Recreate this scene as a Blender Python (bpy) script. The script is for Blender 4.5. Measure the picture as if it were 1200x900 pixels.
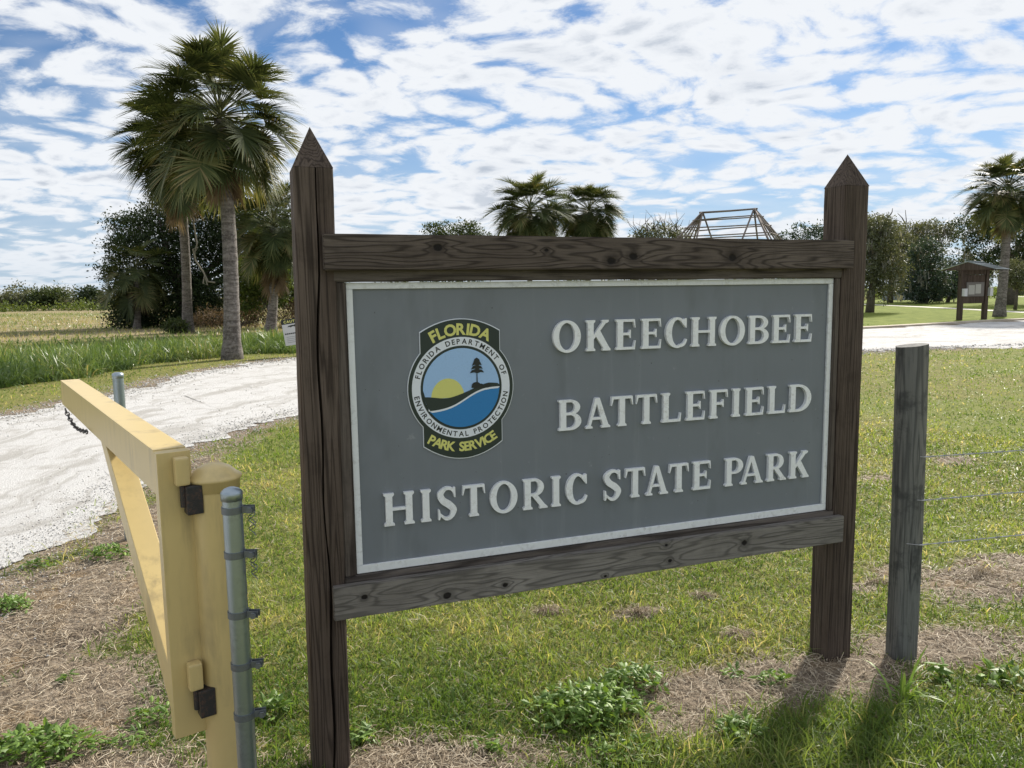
import bpy, bmesh, math, random
import numpy as np
from mathutils import Vector, Matrix
from mathutils.geometry import delaunay_2d_cdt

for o in list(bpy.data.objects): bpy.data.objects.remove(o)
SC = bpy.context.scene
COL = SC.collection
R = math.radians
rng = np.random.default_rng(7)
random.seed(7)

# ------------------------------------------------------------------ camera
CAM_H = 2.0
PITCH, ROLL, FPX = R(6.795), R(-0.8106), 900.0          # FPX: focal length at 1200 px wide
_fw = Vector((0, math.cos(PITCH), -math.sin(PITCH)))
_up = Vector((0, math.sin(PITCH), math.cos(PITCH)))
_rt = Vector((1, 0, 0))
CR = _rt * math.cos(ROLL) + _up * math.sin(ROLL)
CU = -_rt * math.sin(ROLL) + _up * math.cos(ROLL)
cam = bpy.data.cameras.new('camera')
cam.sensor_width = 36.0
cam.lens = 36.0 * FPX / 1200.0
cam.clip_start = 0.05
cam.clip_end = 3000
camo = bpy.data.objects.new('camera', cam)
COL.objects.link(camo)
camo.matrix_world = Matrix(((CR.x, CU.x, -_fw.x, 0), (CR.y, CU.y, -_fw.y, 0), (CR.z, CU.z, -_fw.z, CAM_H), (0, 0, 0, 1)))
SC.camera = camo

# ------------------------------------------------------------------ sun and sky
SUN_EL = R(32)
SUN_AZ = math.atan2(0.55, 0.83)                        # clockwise from +Y
SUN_DIR = Vector((math.sin(SUN_AZ) * math.cos(SUN_EL), math.cos(SUN_AZ) * math.cos(SUN_EL), math.sin(SUN_EL)))
sl = bpy.data.lights.new('sun', 'SUN')
sl.energy = 4.1
sl.angle = R(4.5)
sl.color = (1.0, 0.93, 0.82)
so = bpy.data.objects.new('sun', sl)
COL.objects.link(so)
so.rotation_euler = (-SUN_DIR).to_track_quat('-Z', 'Y').to_euler()

world = bpy.data.worlds.new('World')
SC.world = world
world.use_nodes = True
WN, WL = world.node_tree.nodes, world.node_tree.links
WN.clear()


class NT:
    """small node-tree helper"""
    def __init__(s, tree):
        s.t, s.n, s.l = tree, tree.nodes, tree.links

    def node(s, typ, **kw):
        n = s.n.new(typ)
        for k, v in kw.items():
            if k.startswith('i_'):
                n.inputs[k[2:]].default_value = v
            else:
                setattr(n, k, v)
        return n

    def link(s, a, b):
        s.l.new(a, b)

    def val(s, sock, v):
        if isinstance(v, bpy.types.NodeSocket):
            s.l.new(v, sock)
        else:
            sock.default_value = v

    def math(s, op, a, b=0.0, c=None, clamp=False):
        n = s.n.new('ShaderNodeMath')
        n.operation = op
        n.use_clamp = clamp
        s.val(n.inputs[0], a)
        s.val(n.inputs[1], b)
        if c is not None: s.val(n.inputs[2], c)
        return n.outputs[0]

    def vmath(s, op, a, b=None):
        n = s.n.new('ShaderNodeVectorMath')
        n.operation = op
        s.val(n.inputs[0], a)
        if b is not None: s.val(n.inputs[1], b)
        return n.outputs[0]

    def step(s, v, lo, hi):
        n = s.n.new('ShaderNodeMapRange')
        n.interpolation_type = 'SMOOTHSTEP'
        s.val(n.inputs[0], v)
        n.inputs[1].default_value = lo
        n.inputs[2].default_value = hi
        return n.outputs[0]

    def noise(s, vec, scale, detail=4.0, rough=0.5, dist=0.0, dim='3D'):
        n = s.n.new('ShaderNodeTexNoise')
        n.noise_dimensions = dim
        if vec is not None: s.l.new(vec, n.inputs['Vector'])
        n.inputs['Scale'].default_value = scale
        n.inputs['Detail'].default_value = detail
        n.inputs['Roughness'].default_value = rough
        n.inputs['Distortion'].default_value = dist
        return n.outputs['Fac']

    def mapping(s, vec, loc=(0, 0, 0), rot=(0, 0, 0), scale=(1, 1, 1)):
        n = s.n.new('ShaderNodeMapping')
        s.l.new(vec, n.inputs[0])
        n.inputs[1].default_value = loc
        n.inputs[2].default_value = rot
        n.inputs[3].default_value = scale
        return n.outputs[0]

    def mix(s, f, a, b, mode='MIX'):
        n = s.n.new('ShaderNodeMix')
        n.data_type = 'RGBA'
        n.blend_type = mode
        s.val(n.inputs[0], f)
        for sk, v in ((n.inputs[6], a), (n.inputs[7], b)):
            if isinstance(v, bpy.types.NodeSocket): s.l.new(v, sk)
            else: sk.default_value = (*v, 1.0) if len(v) == 3 else v
        return n.outputs[2]

    def ramp(s, f, stops):
        n = s.n.new('ShaderNodeValToRGB')
        s.l.new(f, n.inputs[0])
        e = n.color_ramp.elements
        while len(e) < len(stops): e.new(0.5)
        for i, (p, c) in enumerate(stops):
            e[i].position = p
            e[i].color = (*c, 1.0)
        return n.outputs[0]


W = NT(world.node_tree)
sky = W.node('ShaderNodeTexSky', sky_type='NISHITA', sun_disc=False, sun_elevation=SUN_EL, sun_rotation=SUN_AZ,
             altitude=0.0, air_density=1.0, dust_density=0.15, ozone_density=2.2)
tc = W.node('ShaderNodeTexCoord')
sep = W.node('ShaderNodeSeparateXYZ')
W.link(tc.outputs['Generated'], sep.inputs[0])
zc = W.math('MAXIMUM', sep.outputs[2], 0.0)
zd = W.math('ADD', zc, 0.19)
px = W.math('DIVIDE', sep.outputs[0], zd)
py = W.math('DIVIDE', sep.outputs[1], zd)
comb = W.node('ShaderNodeCombineXYZ')
W.link(px, comb.inputs[0]); W.link(py, comb.inputs[1])
cp = comb.outputs[0]
rotc = W.mapping(cp, loc=(3.1, 1.7, 0), rot=(0, 0, R(35)), scale=(1.15, 1.35, 1))
warp = W.node('ShaderNodeTexNoise', noise_dimensions='2D'); W.link(rotc, warp.inputs['Vector']); warp.inputs['Scale'].default_value = 2.2; warp.inputs['Detail'].default_value = 1
wv = W.node('ShaderNodeVectorMath', operation='SCALE'); W.link(W.vmath('SUBTRACT', warp.outputs['Color'], (0.5, 0.5, 0.5)), wv.inputs[0]); wv.inputs['Scale'].default_value = 0.22
cw = W.vmath('ADD', rotc, wv.outputs[0])
big = W.noise(cw, 1.1, 1, 0.5, dim='2D')
med = W.noise(cw, 3.2, 2, 0.6, dim='2D')
cells = W.noise(cw, 8.5, 5, 0.66, dim='2D')
puff = W.node('ShaderNodeTexVoronoi', feature='F1', voronoi_dimensions='2D'); W.link(cw, puff.inputs['Vector']); puff.inputs['Scale'].default_value = 6.5
pf_ = W.math('SUBTRACT', 0.75, puff.outputs['Distance'])
dens = W.math('ADD', W.math('MULTIPLY', big, 0.50), W.math('ADD', W.math('MULTIPLY', med, 0.42), W.math('ADD', W.math('MULTIPLY', cells, 0.40), W.math('MULTIPLY', pf_, 0.30))))
cover = W.step(dens, 0.565, 0.775)
veil = W.math('MULTIPLY', W.step(med, 0.3, 0.6), 0.16)
cover = W.math('MAXIMUM', cover, veil)
thick = W.step(dens, 0.80, 1.04)
shade = W.noise(W.mapping(cw, loc=(0.12, -0.1, 0)), 2.6, 3, 0.55, dim='2D')
ccol = W.ramp(W.math('ADD', W.math('MULTIPLY', thick, 0.45), W.math('MULTIPLY', shade, 0.45)),
              [(0.25, (0.88, 0.91, 0.95)), (0.5, (0.76, 0.80, 0.86)), (0.8, (0.50, 0.56, 0.65))])
bg1 = W.node('ShaderNodeBackground'); bg1.inputs[1].default_value = 0.050
bg2 = W.node('ShaderNodeBackground'); bg2.inputs[1].default_value = 0.56
skyc = W.mix(1.0, sky.outputs[0], (0.66, 0.85, 1.06), 'MULTIPLY')
skyc = W.mix(W.math('MULTIPLY', W.math('SUBTRACT', 1.0, W.step(sep.outputs[2], 0.0, 0.30)), 0.75), skyc, (5.6, 7.0, 9.0))
W.link(skyc, bg1.inputs[0]); W.link(ccol, bg2.inputs[0])
hor = W.step(sep.outputs[2], -0.005, 0.09)
cover = W.math('MULTIPLY', cover, W.math('ADD', W.math('MULTIPLY', hor, 0.35), 0.65))
ms = W.node('ShaderNodeMixShader')
W.link(cover, ms.inputs[0]); W.link(bg1.outputs[0], ms.inputs[1]); W.link(bg2.outputs[0], ms.inputs[2])
wo = W.node('ShaderNodeOutputWorld')
W.link(ms.outputs[0], wo.inputs[0])

SC.view_settings.view_transform = 'Standard'
SC.view_settings.look = 'None'
SC.view_settings.exposure = 0.85
SC.view_settings.gamma = 1.0
SC.view_settings.use_curve_mapping = False
SC.render.engine = 'CYCLES'
SC.cycles.max_bounces = 3
SC.cycles.diffuse_bounces = 2
SC.cycles.glossy_bounces = 2
SC.cycles.transmission_bounces = 2
SC.cycles.transparent_max_bounces = 6


# ------------------------------------------------------------------ survey helpers: a sight line from the camera station to a point at known height or distance
def _ray(u, v):
    return _fw + CR * ((u - 600) / FPX) - CU * ((v - 450) / FPX)


def G(u, v, z=0.0):
    d = _ray(u, v)
    return Vector((0, 0, CAM_H)) + d * ((z - CAM_H) / d.z)


def at(u, v, dist):
    d = _ray(u, v)
    return Vector((0, 0, CAM_H)) + d * (dist / d.y)


# ------------------------------------------------------------------ materials
def newmat(name):
    m = bpy.data.materials.new(name)
    m.use_nodes = True
    t = NT(m.node_tree)
    b = m.node_tree.nodes['Principled BSDF']
    return m, t, b


def objco(t):
    return t.node('ShaderNodeTexCoord').outputs['Object']


def bump(t, b, h, strength=0.3, dist=0.01):
    n = t.node('ShaderNodeBump')
    n.inputs['Strength'].default_value = strength
    n.inputs['Distance'].default_value = dist
    t.link(h, n.inputs['Height'])
    t.link(n.outputs[0], b.inputs['Normal'])


def rough_paint(name, col, var=0.12, rough=0.5, dirt=(0.2, 0.17, 0.12), dirt_amt=0.25, scale=6, metal=0.0, streak=False, bumps=0.08):
    m, t, b = newmat(name)
    co = objco(t)
    n1 = t.noise(co, scale, 5, 0.6)
    n2 = t.noise(t.mapping(co, scale=(1, 1, 0.15)) if streak else co, scale * 5, 4, 0.65)
    c = t.mix(t.math('MULTIPLY', n1, 1.0), [x * (1 - var) for x in col], [min(1, x * (1 + var)) for x in col])
    d = t.math('MULTIPLY', t.math('MULTIPLY', t.step(n1, 0.38, 0.68), t.step(n2, 0.42, 0.68)), dirt_amt)
    c = t.mix(d, c, dirt)
    t.link(c, b.inputs['Base Color'])
    b.inputs['Roughness'].default_value = rough
    b.inputs['Metallic'].default_value = metal
    bump(t, b, t.noise(co, scale * 14, 3, 0.6), bumps, 0.004)
    return m


def wood(name, axis, dark, mid, light, lines=9.0, knots=True, gs=1.0, bumpk=0.6, blotch=0.25, knotlist=None):
    m, t, b = newmat(name)
    info = t.node('ShaderNodeObjectInfo')
    offs = t.node('ShaderNodeCombineXYZ')
    for i, k in enumerate((13.0, 7.0, 5.0)):
        t.link(t.math('MULTIPLY', info.outputs['Random'], k), offs.inputs[i])
    co = t.vmath('ADD', objco(t), offs.outputs[0])
    st = {'X': (0.55, 7, 7), 'Y': (7, 0.55, 7), 'Z': (9, 9, 0.22)}[axis]
    stk = {'X': (2.2, 0, 5.5), 'Y': (6, 2.6, 6), 'Z': (5.5, 0, 2.2)}[axis]
    fib = {'X': (5, 160, 160), 'Y': (160, 5, 160), 'Z': (160, 160, 5)}[axis]
    n = t.noise(t.mapping(co, scale=st), 1.0 * gs, 3, 0.45)
    field = t.math('MULTIPLY', n, lines)
    knot = None
    if knots:
        v = t.node('ShaderNodeTexVoronoi', feature='F1')
        t.link(t.mapping(co, scale=stk), v.inputs['Vector'])
        v.inputs['Scale'].default_value = 1.0
        kd = v.outputs['Distance']
        if knotlist:
            sx_ = t.node('ShaderNodeSeparateXYZ'); t.link(objco(t), sx_.inputs[0])
            wob = t.math('MULTIPLY', t.math('SUBTRACT', t.noise(objco(t), 30, 2, 0.6), 0.5), 0.05)
            kd = None
            for kx, kz, kr in knotlist:
                ddx = t.math('MULTIPLY', t.math('SUBTRACT', sx_.outputs[0], kx), 0.068 / kr * 0.75)
                ddz = t.math('MULTIPLY', t.math('SUBTRACT', sx_.outputs[2], kz), 0.068 / kr)
                q_ = t.math('SQRT', t.math('ADD', t.math('MULTIPLY', ddx, ddx), t.math('MULTIPLY', ddz, ddz)))
                kd = q_ if kd is None else t.math('MINIMUM', kd, q_)
            kd = t.math('ADD', kd, wob)
        field = t.math('ADD', field, t.math('MULTIPLY', t.math('POWER', 2.718, t.math('MULTIPLY', kd, -5.0)), 2.5))
        knot = t.math('SUBTRACT', 1.0, t.step(kd, 0.045, 0.085))
        ring = t.math('SUBTRACT', 1.0, t.step(kd, 0.09, 0.2))
    fr = t.math('FRACT', field)
    line = t.math('SUBTRACT', 1.0, t.math('ABSOLUTE', t.math('SUBTRACT', t.math('MULTIPLY', fr, 2.0), 1.0)))
    line = t.step(line, 0.45, 0.98)
    f = t.noise(t.mapping(co, scale=fib), 1.0, 4, 0.65)
    blot = t.noise(t.mapping(co, scale=tuple(min(x, 1.6) for x in st)), 3.0, 4, 0.6)
    base = t.mix(t.step(blot, 0.3, 0.7), mid, light)
    c = t.mix(t.math('MULTIPLY', line, 0.75), base, dark)
    c = t.mix(t.math('MULTIPLY', t.step(f, 0.45, 0.72), 0.55), c, [x * 0.55 for x in dark])
    c = t.mix(t.math('MULTIPLY', t.step(f, 0.56, 0.36), 0.0), c, light)
    if knot is not None:
        c = t.mix(t.math('MULTIPLY', ring, 0.55), c, dark)
        c = t.mix(knot, c, (0.012, 0.010, 0.009))
    bl_ = t.noise(co, 7.0, 5, 0.7)
    c = t.mix(t.math('MULTIPLY', t.step(bl_, 0.5, 0.68), blotch), c, [x * 0.7 for x in dark])
    # narrow drying checks along the grain
    ck = t.noise(t.mapping(co, scale={'X': (0.8, 38, 38), 'Y': (38, 0.8, 38), 'Z': (38, 38, 0.8)}[axis]), 1.0, 2, 0.5)
    chk = t.step(ck, 0.70, 0.76)
    c = t.mix(t.math('MULTIPLY', chk, 0.8), c, (0.012, 0.010, 0.009))
    t.link(c, b.inputs['Base Color'])
    b.inputs['Roughness'].default_value = 0.85
    b.inputs['Specular IOR Level'].default_value = 0.25
    h = t.math('SUBTRACT', t.math('MULTIPLY', f, 0.5), t.math('ADD', t.math('MULTIPLY', line, -0.35), t.math('MULTIPLY', chk, 1.2)))
    if knot is not None: h = t.math('SUBTRACT', h, knot)
    bump(t, b, h, bumpk, 0.004)
    return m


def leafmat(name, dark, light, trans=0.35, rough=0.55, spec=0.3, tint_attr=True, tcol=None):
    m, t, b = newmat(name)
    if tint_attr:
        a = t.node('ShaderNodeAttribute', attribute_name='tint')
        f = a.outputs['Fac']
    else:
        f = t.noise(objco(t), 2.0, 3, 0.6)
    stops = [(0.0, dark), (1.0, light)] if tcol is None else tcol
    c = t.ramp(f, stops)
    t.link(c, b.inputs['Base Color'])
    b.inputs['Roughness'].default_value = rough
    b.inputs['Specular IOR Level'].default_value = spec
    tr = t.node('ShaderNodeBsdfTranslucent')
    t.link(t.mix(1.0, c, (1.25, 1.15, 0.6), 'MULTIPLY'), tr.inputs[0])
    mx = t.node('ShaderNodeMixShader')
    mx.inputs[0].default_value = trans
    t.link(b.outputs[0], mx.inputs[1]); t.link(tr.outputs[0], mx.inputs[2])
    t.link(mx.outputs[0], m.node_tree.nodes['Material Output'].inputs[0])
    return m


M = {}
M['wood_rail'] = wood('weathered_rail', 'X', (0.026, 0.020, 0.017), (0.090, 0.072, 0.060), (0.145, 0.120, 0.103), 26, knotlist=[(0.365, 2.185, 0.014), (1.149, 2.131, 0.016), (1.259, 2.15, 0.015), (1.783, 2.147, 0.017), (0.84, 2.177, 0.007)])
M['wood_rail_pale'] = wood('weathered_rail_pale', 'X', (0.085, 0.079, 0.073), (0.185, 0.172, 0.158), (0.28, 0.262, 0.24), 20, knotlist=[(0.017, 0.766, 0.01), (0.368, 0.718, 0.014), (0.631, 0.726, 0.01), (1.12, 0.696, 0.006), (1.442, 0.802, 0.007), (1.464, 0.722, 0.009), (1.886, 0.756, 0.013)])
M['wood_post'] = wood('weathered_post', 'Z', (0.028, 0.020, 0.016), (0.080, 0.060, 0.048), (0.135, 0.106, 0.087), 24, knots=False)
M['wood_trim'] = wood('weathered_trim', 'X', (0.032, 0.026, 0.023), (0.09, 0.076, 0.066), (0.15, 0.13, 0.115), 9, knots=False)
M['wood_trimz'] = wood('weathered_trim_upright', 'Z', (0.032, 0.025, 0.021), (0.085, 0.07, 0.06), (0.14, 0.118, 0.103), 9, knots=False)
M['fence_wood'] = wood('fence_post_wood', 'Z', (0.075, 0.078, 0.077), (0.15, 0.155, 0.15), (0.20, 0.195, 0.18), 7, knots=True, gs=1.6, bumpk=0.9, blotch=0.75)
M['pole_wood'] = wood('peeled_pole', 'X', (0.08, 0.068, 0.06), (0.18, 0.152, 0.136), (0.26, 0.222, 0.20), 5, knots=False)
M['kiosk_wood'] = wood('kiosk_timber', 'Z', (0.028, 0.021, 0.017), (0.072, 0.052, 0.041), (0.11, 0.082, 0.064), 6, knots=False)
M['frame_white'] = rough_paint('white_border_paint', (0.74, 0.77, 0.80), 0.10, 0.6, (0.30, 0.30, 0.29), 0.5, 9)
M['letter'] = rough_paint('letter_paint', (0.82, 0.85, 0.88), 0.10, 0.6, (0.34, 0.33, 0.31), 0.45, 14)
M['yellow'] = rough_paint('gate_yellow_paint', (0.60, 0.465, 0.21), 0.12, 0.36, (0.17, 0.135, 0.09), 0.5, 3, streak=True, bumps=0.05)
M['galv'] = rough_paint('galvanised_steel', (0.34, 0.40, 0.45), 0.22, 0.38, (0.20, 0.22, 0.24), 0.5, 9, metal=0.9, bumps=0.06)
M['band'] = rough_paint('band_steel', (0.16, 0.18, 0.20), 0.2, 0.45, (0.1, 0.09, 0.08), 0.5, 20, metal=0.6)
M['iron'] = rough_paint('black_hinge_iron', (0.02, 0.02, 0.022), 0.4, 0.5, (0.16, 0.07, 0.04), 0.7, 30, bumps=0.5)
M['wire'] = rough_paint('barbed_wire_steel', (0.42, 0.43, 0.44), 0.2, 0.45, (0.2, 0.15, 0.1), 0.3, 20, metal=0.6)
M['kerb'] = rough_paint('kerb_concrete', (0.46, 0.40, 0.31), 0.2, 0.9, (0.2, 0.17, 0.12), 0.4, 2)
M['concrete'] = rough_paint('path_concrete', (0.55, 0.52, 0.46), 0.12, 0.9, (0.3, 0.27, 0.22), 0.4, 1.5)
M['wall_grey'] = rough_paint('grey_wall_paint', (0.25, 0.28, 0.31), 0.1, 0.8, (0.15, 0.15, 0.15), 0.4, 0.6)
M['wall_pale'] = rough_paint('pale_wall_paint', (0.5, 0.5, 0.48), 0.1, 0.8, (0.2, 0.2, 0.2), 0.4, 0.6)
M['roof_metal'] = rough_paint('roof_sheet', (0.30, 0.34, 0.36), 0.15, 0.35, (0.15, 0.16, 0.15), 0.5, 3, metal=0.6)
M['dark_open'] = rough_paint('dark_opening', (0.03, 0.03, 0.032), 0.3, 0.8, (0.02, 0.02, 0.02), 0.2, 2)
M['paper'] = rough_paint('notice_paper', (0.40, 0.40, 0.37), 0.12, 0.8, (0.3, 0.33, 0.3), 0.5, 3)
M['board'] = rough_paint('notice_board', (0.16, 0.15, 0.14), 0.2, 0.8, (0.08, 0.07, 0.06), 0.4, 3)


def flat(name, col, rough=0.5):
    return rough_paint(name, col, 0.05, rough, [c * 0.6 for c in col], 0.25, 25, bumps=0.02)


M['em_green'] = flat('emblem_dark_green', (0.018, 0.032, 0.026))
M['em_white'] = flat('emblem_white', (0.74, 0.79, 0.86))
M['em_sky'] = flat('emblem_sky_blue', (0.34, 0.54, 0.84))
M['em_water'] = flat('emblem_water_blue', (0.02, 0.20, 0.50))
M['em_yellow'] = flat('emblem_yellow', (0.66, 0.66, 0.20))
M['em_black'] = flat('emblem_black', (0.012, 0.016, 0.016))
M['sign_white'] = flat('notice_white', (0.55, 0.56, 0.57))
M['sign_grey'] = flat('notice_grey', (0.25, 0.26, 0.27))

# grey face of the big sign: faded paint with run-off streaks
m, t, b = newmat('sign_grey_paint')
co = objco(t)
n1 = t.noise(co, 1.4, 4, 0.6)
st = t.noise(t.mapping(co, scale=(14, 14, 0.7)), 1.0, 5, 0.6)
sc = t.noise(co, 18, 5, 0.7)
c = t.mix(n1, (0.148, 0.168, 0.194), (0.192, 0.217, 0.247))
c = t.mix(t.math('MULTIPLY', t.step(st, 0.55, 0.80), 0.24), c, (0.34, 0.37, 0.39))
c = t.mix(t.math('MULTIPLY', t.step(t.noise(t.mapping(co, loc=(2, 0, 5), scale=(3, 3, 1.2)), 1.0, 4, 0.65), 0.5, 0.72), 0.45), c, (0.105, 0.12, 0.132))
c = t.mix(t.math('MULTIPLY', t.step(sc, 0.64, 0.74), 0.30), c, (0.38, 0.40, 0.42))
c = t.mix(t.math('MULTIPLY', t.step(t.noise(co, 55, 2, 0.5), 0.765, 0.79), 0.7), c, (0.02, 0.02, 0.02))
t.link(c, b.inputs['Base Color'])
b.inputs['Roughness'].default_value = 0.55
bump(t, b, t.noise(co, 90, 3, 0.6), 0.05, 0.003)
M['sign_face'] = m

# palm trunk: ringed grey bark
m, t, b = newmat('palm_bark')
co = objco(t)
wv_ = t.noise(t.mapping(co, scale=(2.2, 2.2, 11)), 1.0, 4, 0.6, 0.6)
sp_ = t.noise(co, 12, 5, 0.7)
c = t.mix(t.step(wv_, 0.35, 0.65), (0.085, 0.074, 0.066), (0.20, 0.18, 0.165))
c = t.mix(t.math('MULTIPLY', t.step(sp_, 0.5, 0.66), 0.5), c, (0.30, 0.285, 0.265))
c = t.mix(t.math('MULTIPLY', t.step(sp_, 0.48, 0.34), 0.6), c, (0.05, 0.042, 0.036))
t.link(c, b.inputs['Base Color'])
b.inputs['Roughness'].default_value = 0.95
bump(t, b, t.math('ADD', wv_, t.math('MULTIPLY', sp_, 0.6)), 0.9, 0.04)
M['palm_bark'] = m
M['bark'] = rough_paint('tree_bark', (0.09, 0.075, 0.062), 0.35, 0.95, (0.18, 0.17, 0.15), 0.5, 5, bumps=0.6)

M['frond'] = leafmat('palm_frond_green', None, None, 0.30, 0.55, 0.22, tcol=[(0.0, (0.030, 0.046, 0.018)), (0.5, (0.075, 0.098, 0.038)), (0.8, (0.15, 0.16, 0.065)), (1.0, (0.24, 0.20, 0.10))])
M['frond_dead'] = leafmat('palm_frond_dead', None, None, 0.25, 0.7, 0.2, tcol=[(0.0, (0.09, 0.062, 0.042)), (1.0, (0.24, 0.18, 0.12))])
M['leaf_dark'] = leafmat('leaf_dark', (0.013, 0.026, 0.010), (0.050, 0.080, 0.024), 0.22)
M['leaf_mid'] = leafmat('leaf_mid', (0.025, 0.042, 0.014), (0.085, 0.115, 0.032), 0.3)
M['leaf_light'] = leafmat('leaf_light', (0.045, 0.075, 0.018), (0.15, 0.20, 0.045), 0.4)
M['leaf_oak'] = leafmat('leaf_oak', (0.055, 0.066, 0.036), (0.175, 0.19, 0.11), 0.25)
M['leaf_oak_blue'] = leafmat('leaf_oak_blue', (0.028, 0.050, 0.036), (0.085, 0.125, 0.080), 0.2)
M['leaf_far'] = leafmat('leaf_far', None, None, 0.25, tcol=[(0.0, (0.035, 0.05, 0.022)), (0.55, (0.085, 0.10, 0.045)), (0.8, (0.12, 0.135, 0.055)), (1.0, (0.22, 0.20, 0.12))])
M['moss'] = leafmat('spanish_moss', (0.14, 0.14, 0.12), (0.34, 0.335, 0.29), 0.3)
M['weed'] = leafmat('weed_leaf', None, None, 0.35, 0.5, 0.4, tcol=[(0.0, (0.075, 0.145, 0.025)), (0.7, (0.19, 0.31, 0.06)), (1.0, (0.32, 0.45, 0.11))])
M['lawn_blade'] = leafmat('lawn_blades', None, None, 0.52, 0.5, 0.35, tcol=[(0.0, (0.095, 0.17, 0.032)), (0.4, (0.185, 0.265, 0.066)), (0.65, (0.29, 0.345, 0.115)), (0.8, (0.45, 0.42, 0.19)), (1.0, (0.60, 0.52, 0.33))])
M['tall_blade'] = leafmat('tall_grass_blades', None, None, 0.35, 0.4, 0.5, tcol=[(0.0, (0.055, 0.115, 0.026)), (0.5, (0.14, 0.22, 0.058)), (0.85, (0.25, 0.31, 0.11)), (1.0, (0.42, 0.37, 0.20))])
M['straw'] = leafmat('dry_straw', None, None, 0.12, 0.7, 0.2, tcol=[(0.0, (0.14, 0.105, 0.072)), (0.5, (0.34, 0.275, 0.195)), (1.0, (0.58, 0.51, 0.40))])

# ground: thatch, soil and the dry field, blended by painted-in land-cover masks (attributes) with noisy edges
m, t, b = newmat('ground_cover')
co = objco(t)
am = lambda n: t.node('ShaderNodeAttribute', attribute_name=n).outputs['Fac']
nf = t.noise(co, 22, 4, 0.7, dim='2D')
nm_ = t.noise(co, 3.0, 3, 0.6, dim='2D')
nb_ = t.noise(co, 0.35, 2, 0.55, dim='2D')
lawn = t.mix(t.step(nf, 0.3, 0.7), (0.09, 0.092, 0.032), (0.26, 0.25, 0.085))
lawn = t.mix(t.math('MULTIPLY', t.step(nm_, 0.45, 0.68), 0.6), lawn, (0.27, 0.255, 0.085))
lawn = t.mix(t.math('MULTIPLY', t.step(nb_, 0.45, 0.65), 0.45), lawn, (0.15, 0.20, 0.042))
soil = t.mix(t.step(nf, 0.3, 0.7), (0.13, 0.102, 0.078), (0.31, 0.255, 0.195))
soil = t.mix(t.math('MULTIPLY', t.step(t.noise(co, 1.7, 4, 0.65, dim='2D'), 0.48, 0.66), 0.7), soil, (0.075, 0.058, 0.045))
soil = t.mix(t.math('MULTIPLY', t.step(t.noise(t.mapping(co, loc=(5, 3, 0)), 2.6, 4, 0.65, dim='2D'), 0.52, 0.66), 0.6), soil, (0.25, 0.17, 0.09))
soil = t.mix(t.step(t.noise(co, 90, 2, 0.7, dim='2D'), 0.5, 0.7), soil, (0.33, 0.27, 0.20))
far_ = t.mix(t.step(t.noise(co, 0.5, 6, 0.65, dim='2D'), 0.35, 0.65), (0.22, 0.185, 0.105), (0.33, 0.27, 0.16))
far_ = t.mix(t.math('MULTIPLY', t.step(t.noise(co, 0.16, 4, 0.6, dim='2D'), 0.5, 0.68), 0.75), far_, (0.13, 0.15, 0.055))
e = lambda msk: t.step(t.math('ADD', msk, t.math('MULTIPLY', t.math('SUBTRACT', t.math('ADD', t.math('MULTIPLY', nf, 0.5), t.math('MULTIPLY', nm_, 0.5)), 0.5), 1.6)), 0.35, 0.65)
lushc = t.mix(t.step(t.noise(co, 1.2, 5, 0.6, dim='2D'), 0.35, 0.65), (0.125, 0.165, 0.028), (0.20, 0.235, 0.050))
lawn = t.mix(am('lush'), lawn, lushc)
c = t.mix(e(am('dry')), lawn, far_)
c = t.mix(e(am('dirt')), c, soil)
t.link(c, b.inputs['Base Color'])
b.inputs['Roughness'].default_value = 1.0
b.inputs['Specular IOR Level'].default_value = 0.1
bump(t, b, nf, 0.8, 0.03)
M['ground'] = m

m, t, b = newmat('crushed_shell')
co = objco(t)
nf = t.noise(co, 60, 5, 0.75, dim='2D')
nm_ = t.noise(co, 2.2, 5, 0.65, dim='2D')
acr = t.node('ShaderNodeAttribute', attribute_name='across').outputs['Fac']
tv = t.node('ShaderNodeCombineXYZ')
t.link(t.math('ADD', t.math('MULTIPLY', acr, 9.0), t.math('MULTIPLY', t.noise(co, 0.5, 3, 0.6, dim='2D'), 0.9)), tv.inputs[0])
t.link(t.math('MULTIPLY', t.noise(co, 0.12, 1, 0.5, dim='2D'), 3.0), tv.inputs[1])
ws = t.noise(tv.outputs[0], 1.6, 4, 0.65, dim='2D')
c = t.mix(t.step(nf, 0.3, 0.7), (0.44, 0.435, 0.425), (0.66, 0.655, 0.645))
c = t.mix(t.math('MULTIPLY', t.step(nm_, 0.5, 0.75), 0.6), c, (0.33, 0.31, 0.28))
c = t.mix(t.math('MULTIPLY', t.step(ws, 0.48, 0.68), 0.8), c, (0.37, 0.355, 0.33))
c = t.mix(t.math('MULTIPLY', t.step(t.noise(co, 26, 3, 0.6, dim='2D'), 0.70, 0.76), 0.6), c, (0.26, 0.23, 0.19))
t.link(c, b.inputs['Base Color'])
b.inputs['Roughness'].default_value = 0.95
b.inputs['Specular IOR Level'].default_value = 0.15
bump(t, b, t.math('ADD', nf, t.math('MULTIPLY', ws, 1.5)), 0.7, 0.02)
M['shell'] = m


# ------------------------------------------------------------------ object helpers
def tag(o, label=None, cat=None, group=None, kind=None):
    if label: o['label'] = label
    if cat: o['category'] = cat
    if group: o['group'] = group
    if kind: o['kind'] = kind
    return o


def empty(name, loc=(0, 0, 0), rz=0.0):
    o = bpy.data.objects.new(name, None)
    o.empty_display_size = 0.2
    COL.objects.link(o)
    o.location = loc
    o.rotation_euler = (0, 0, rz)
    return o


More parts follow.
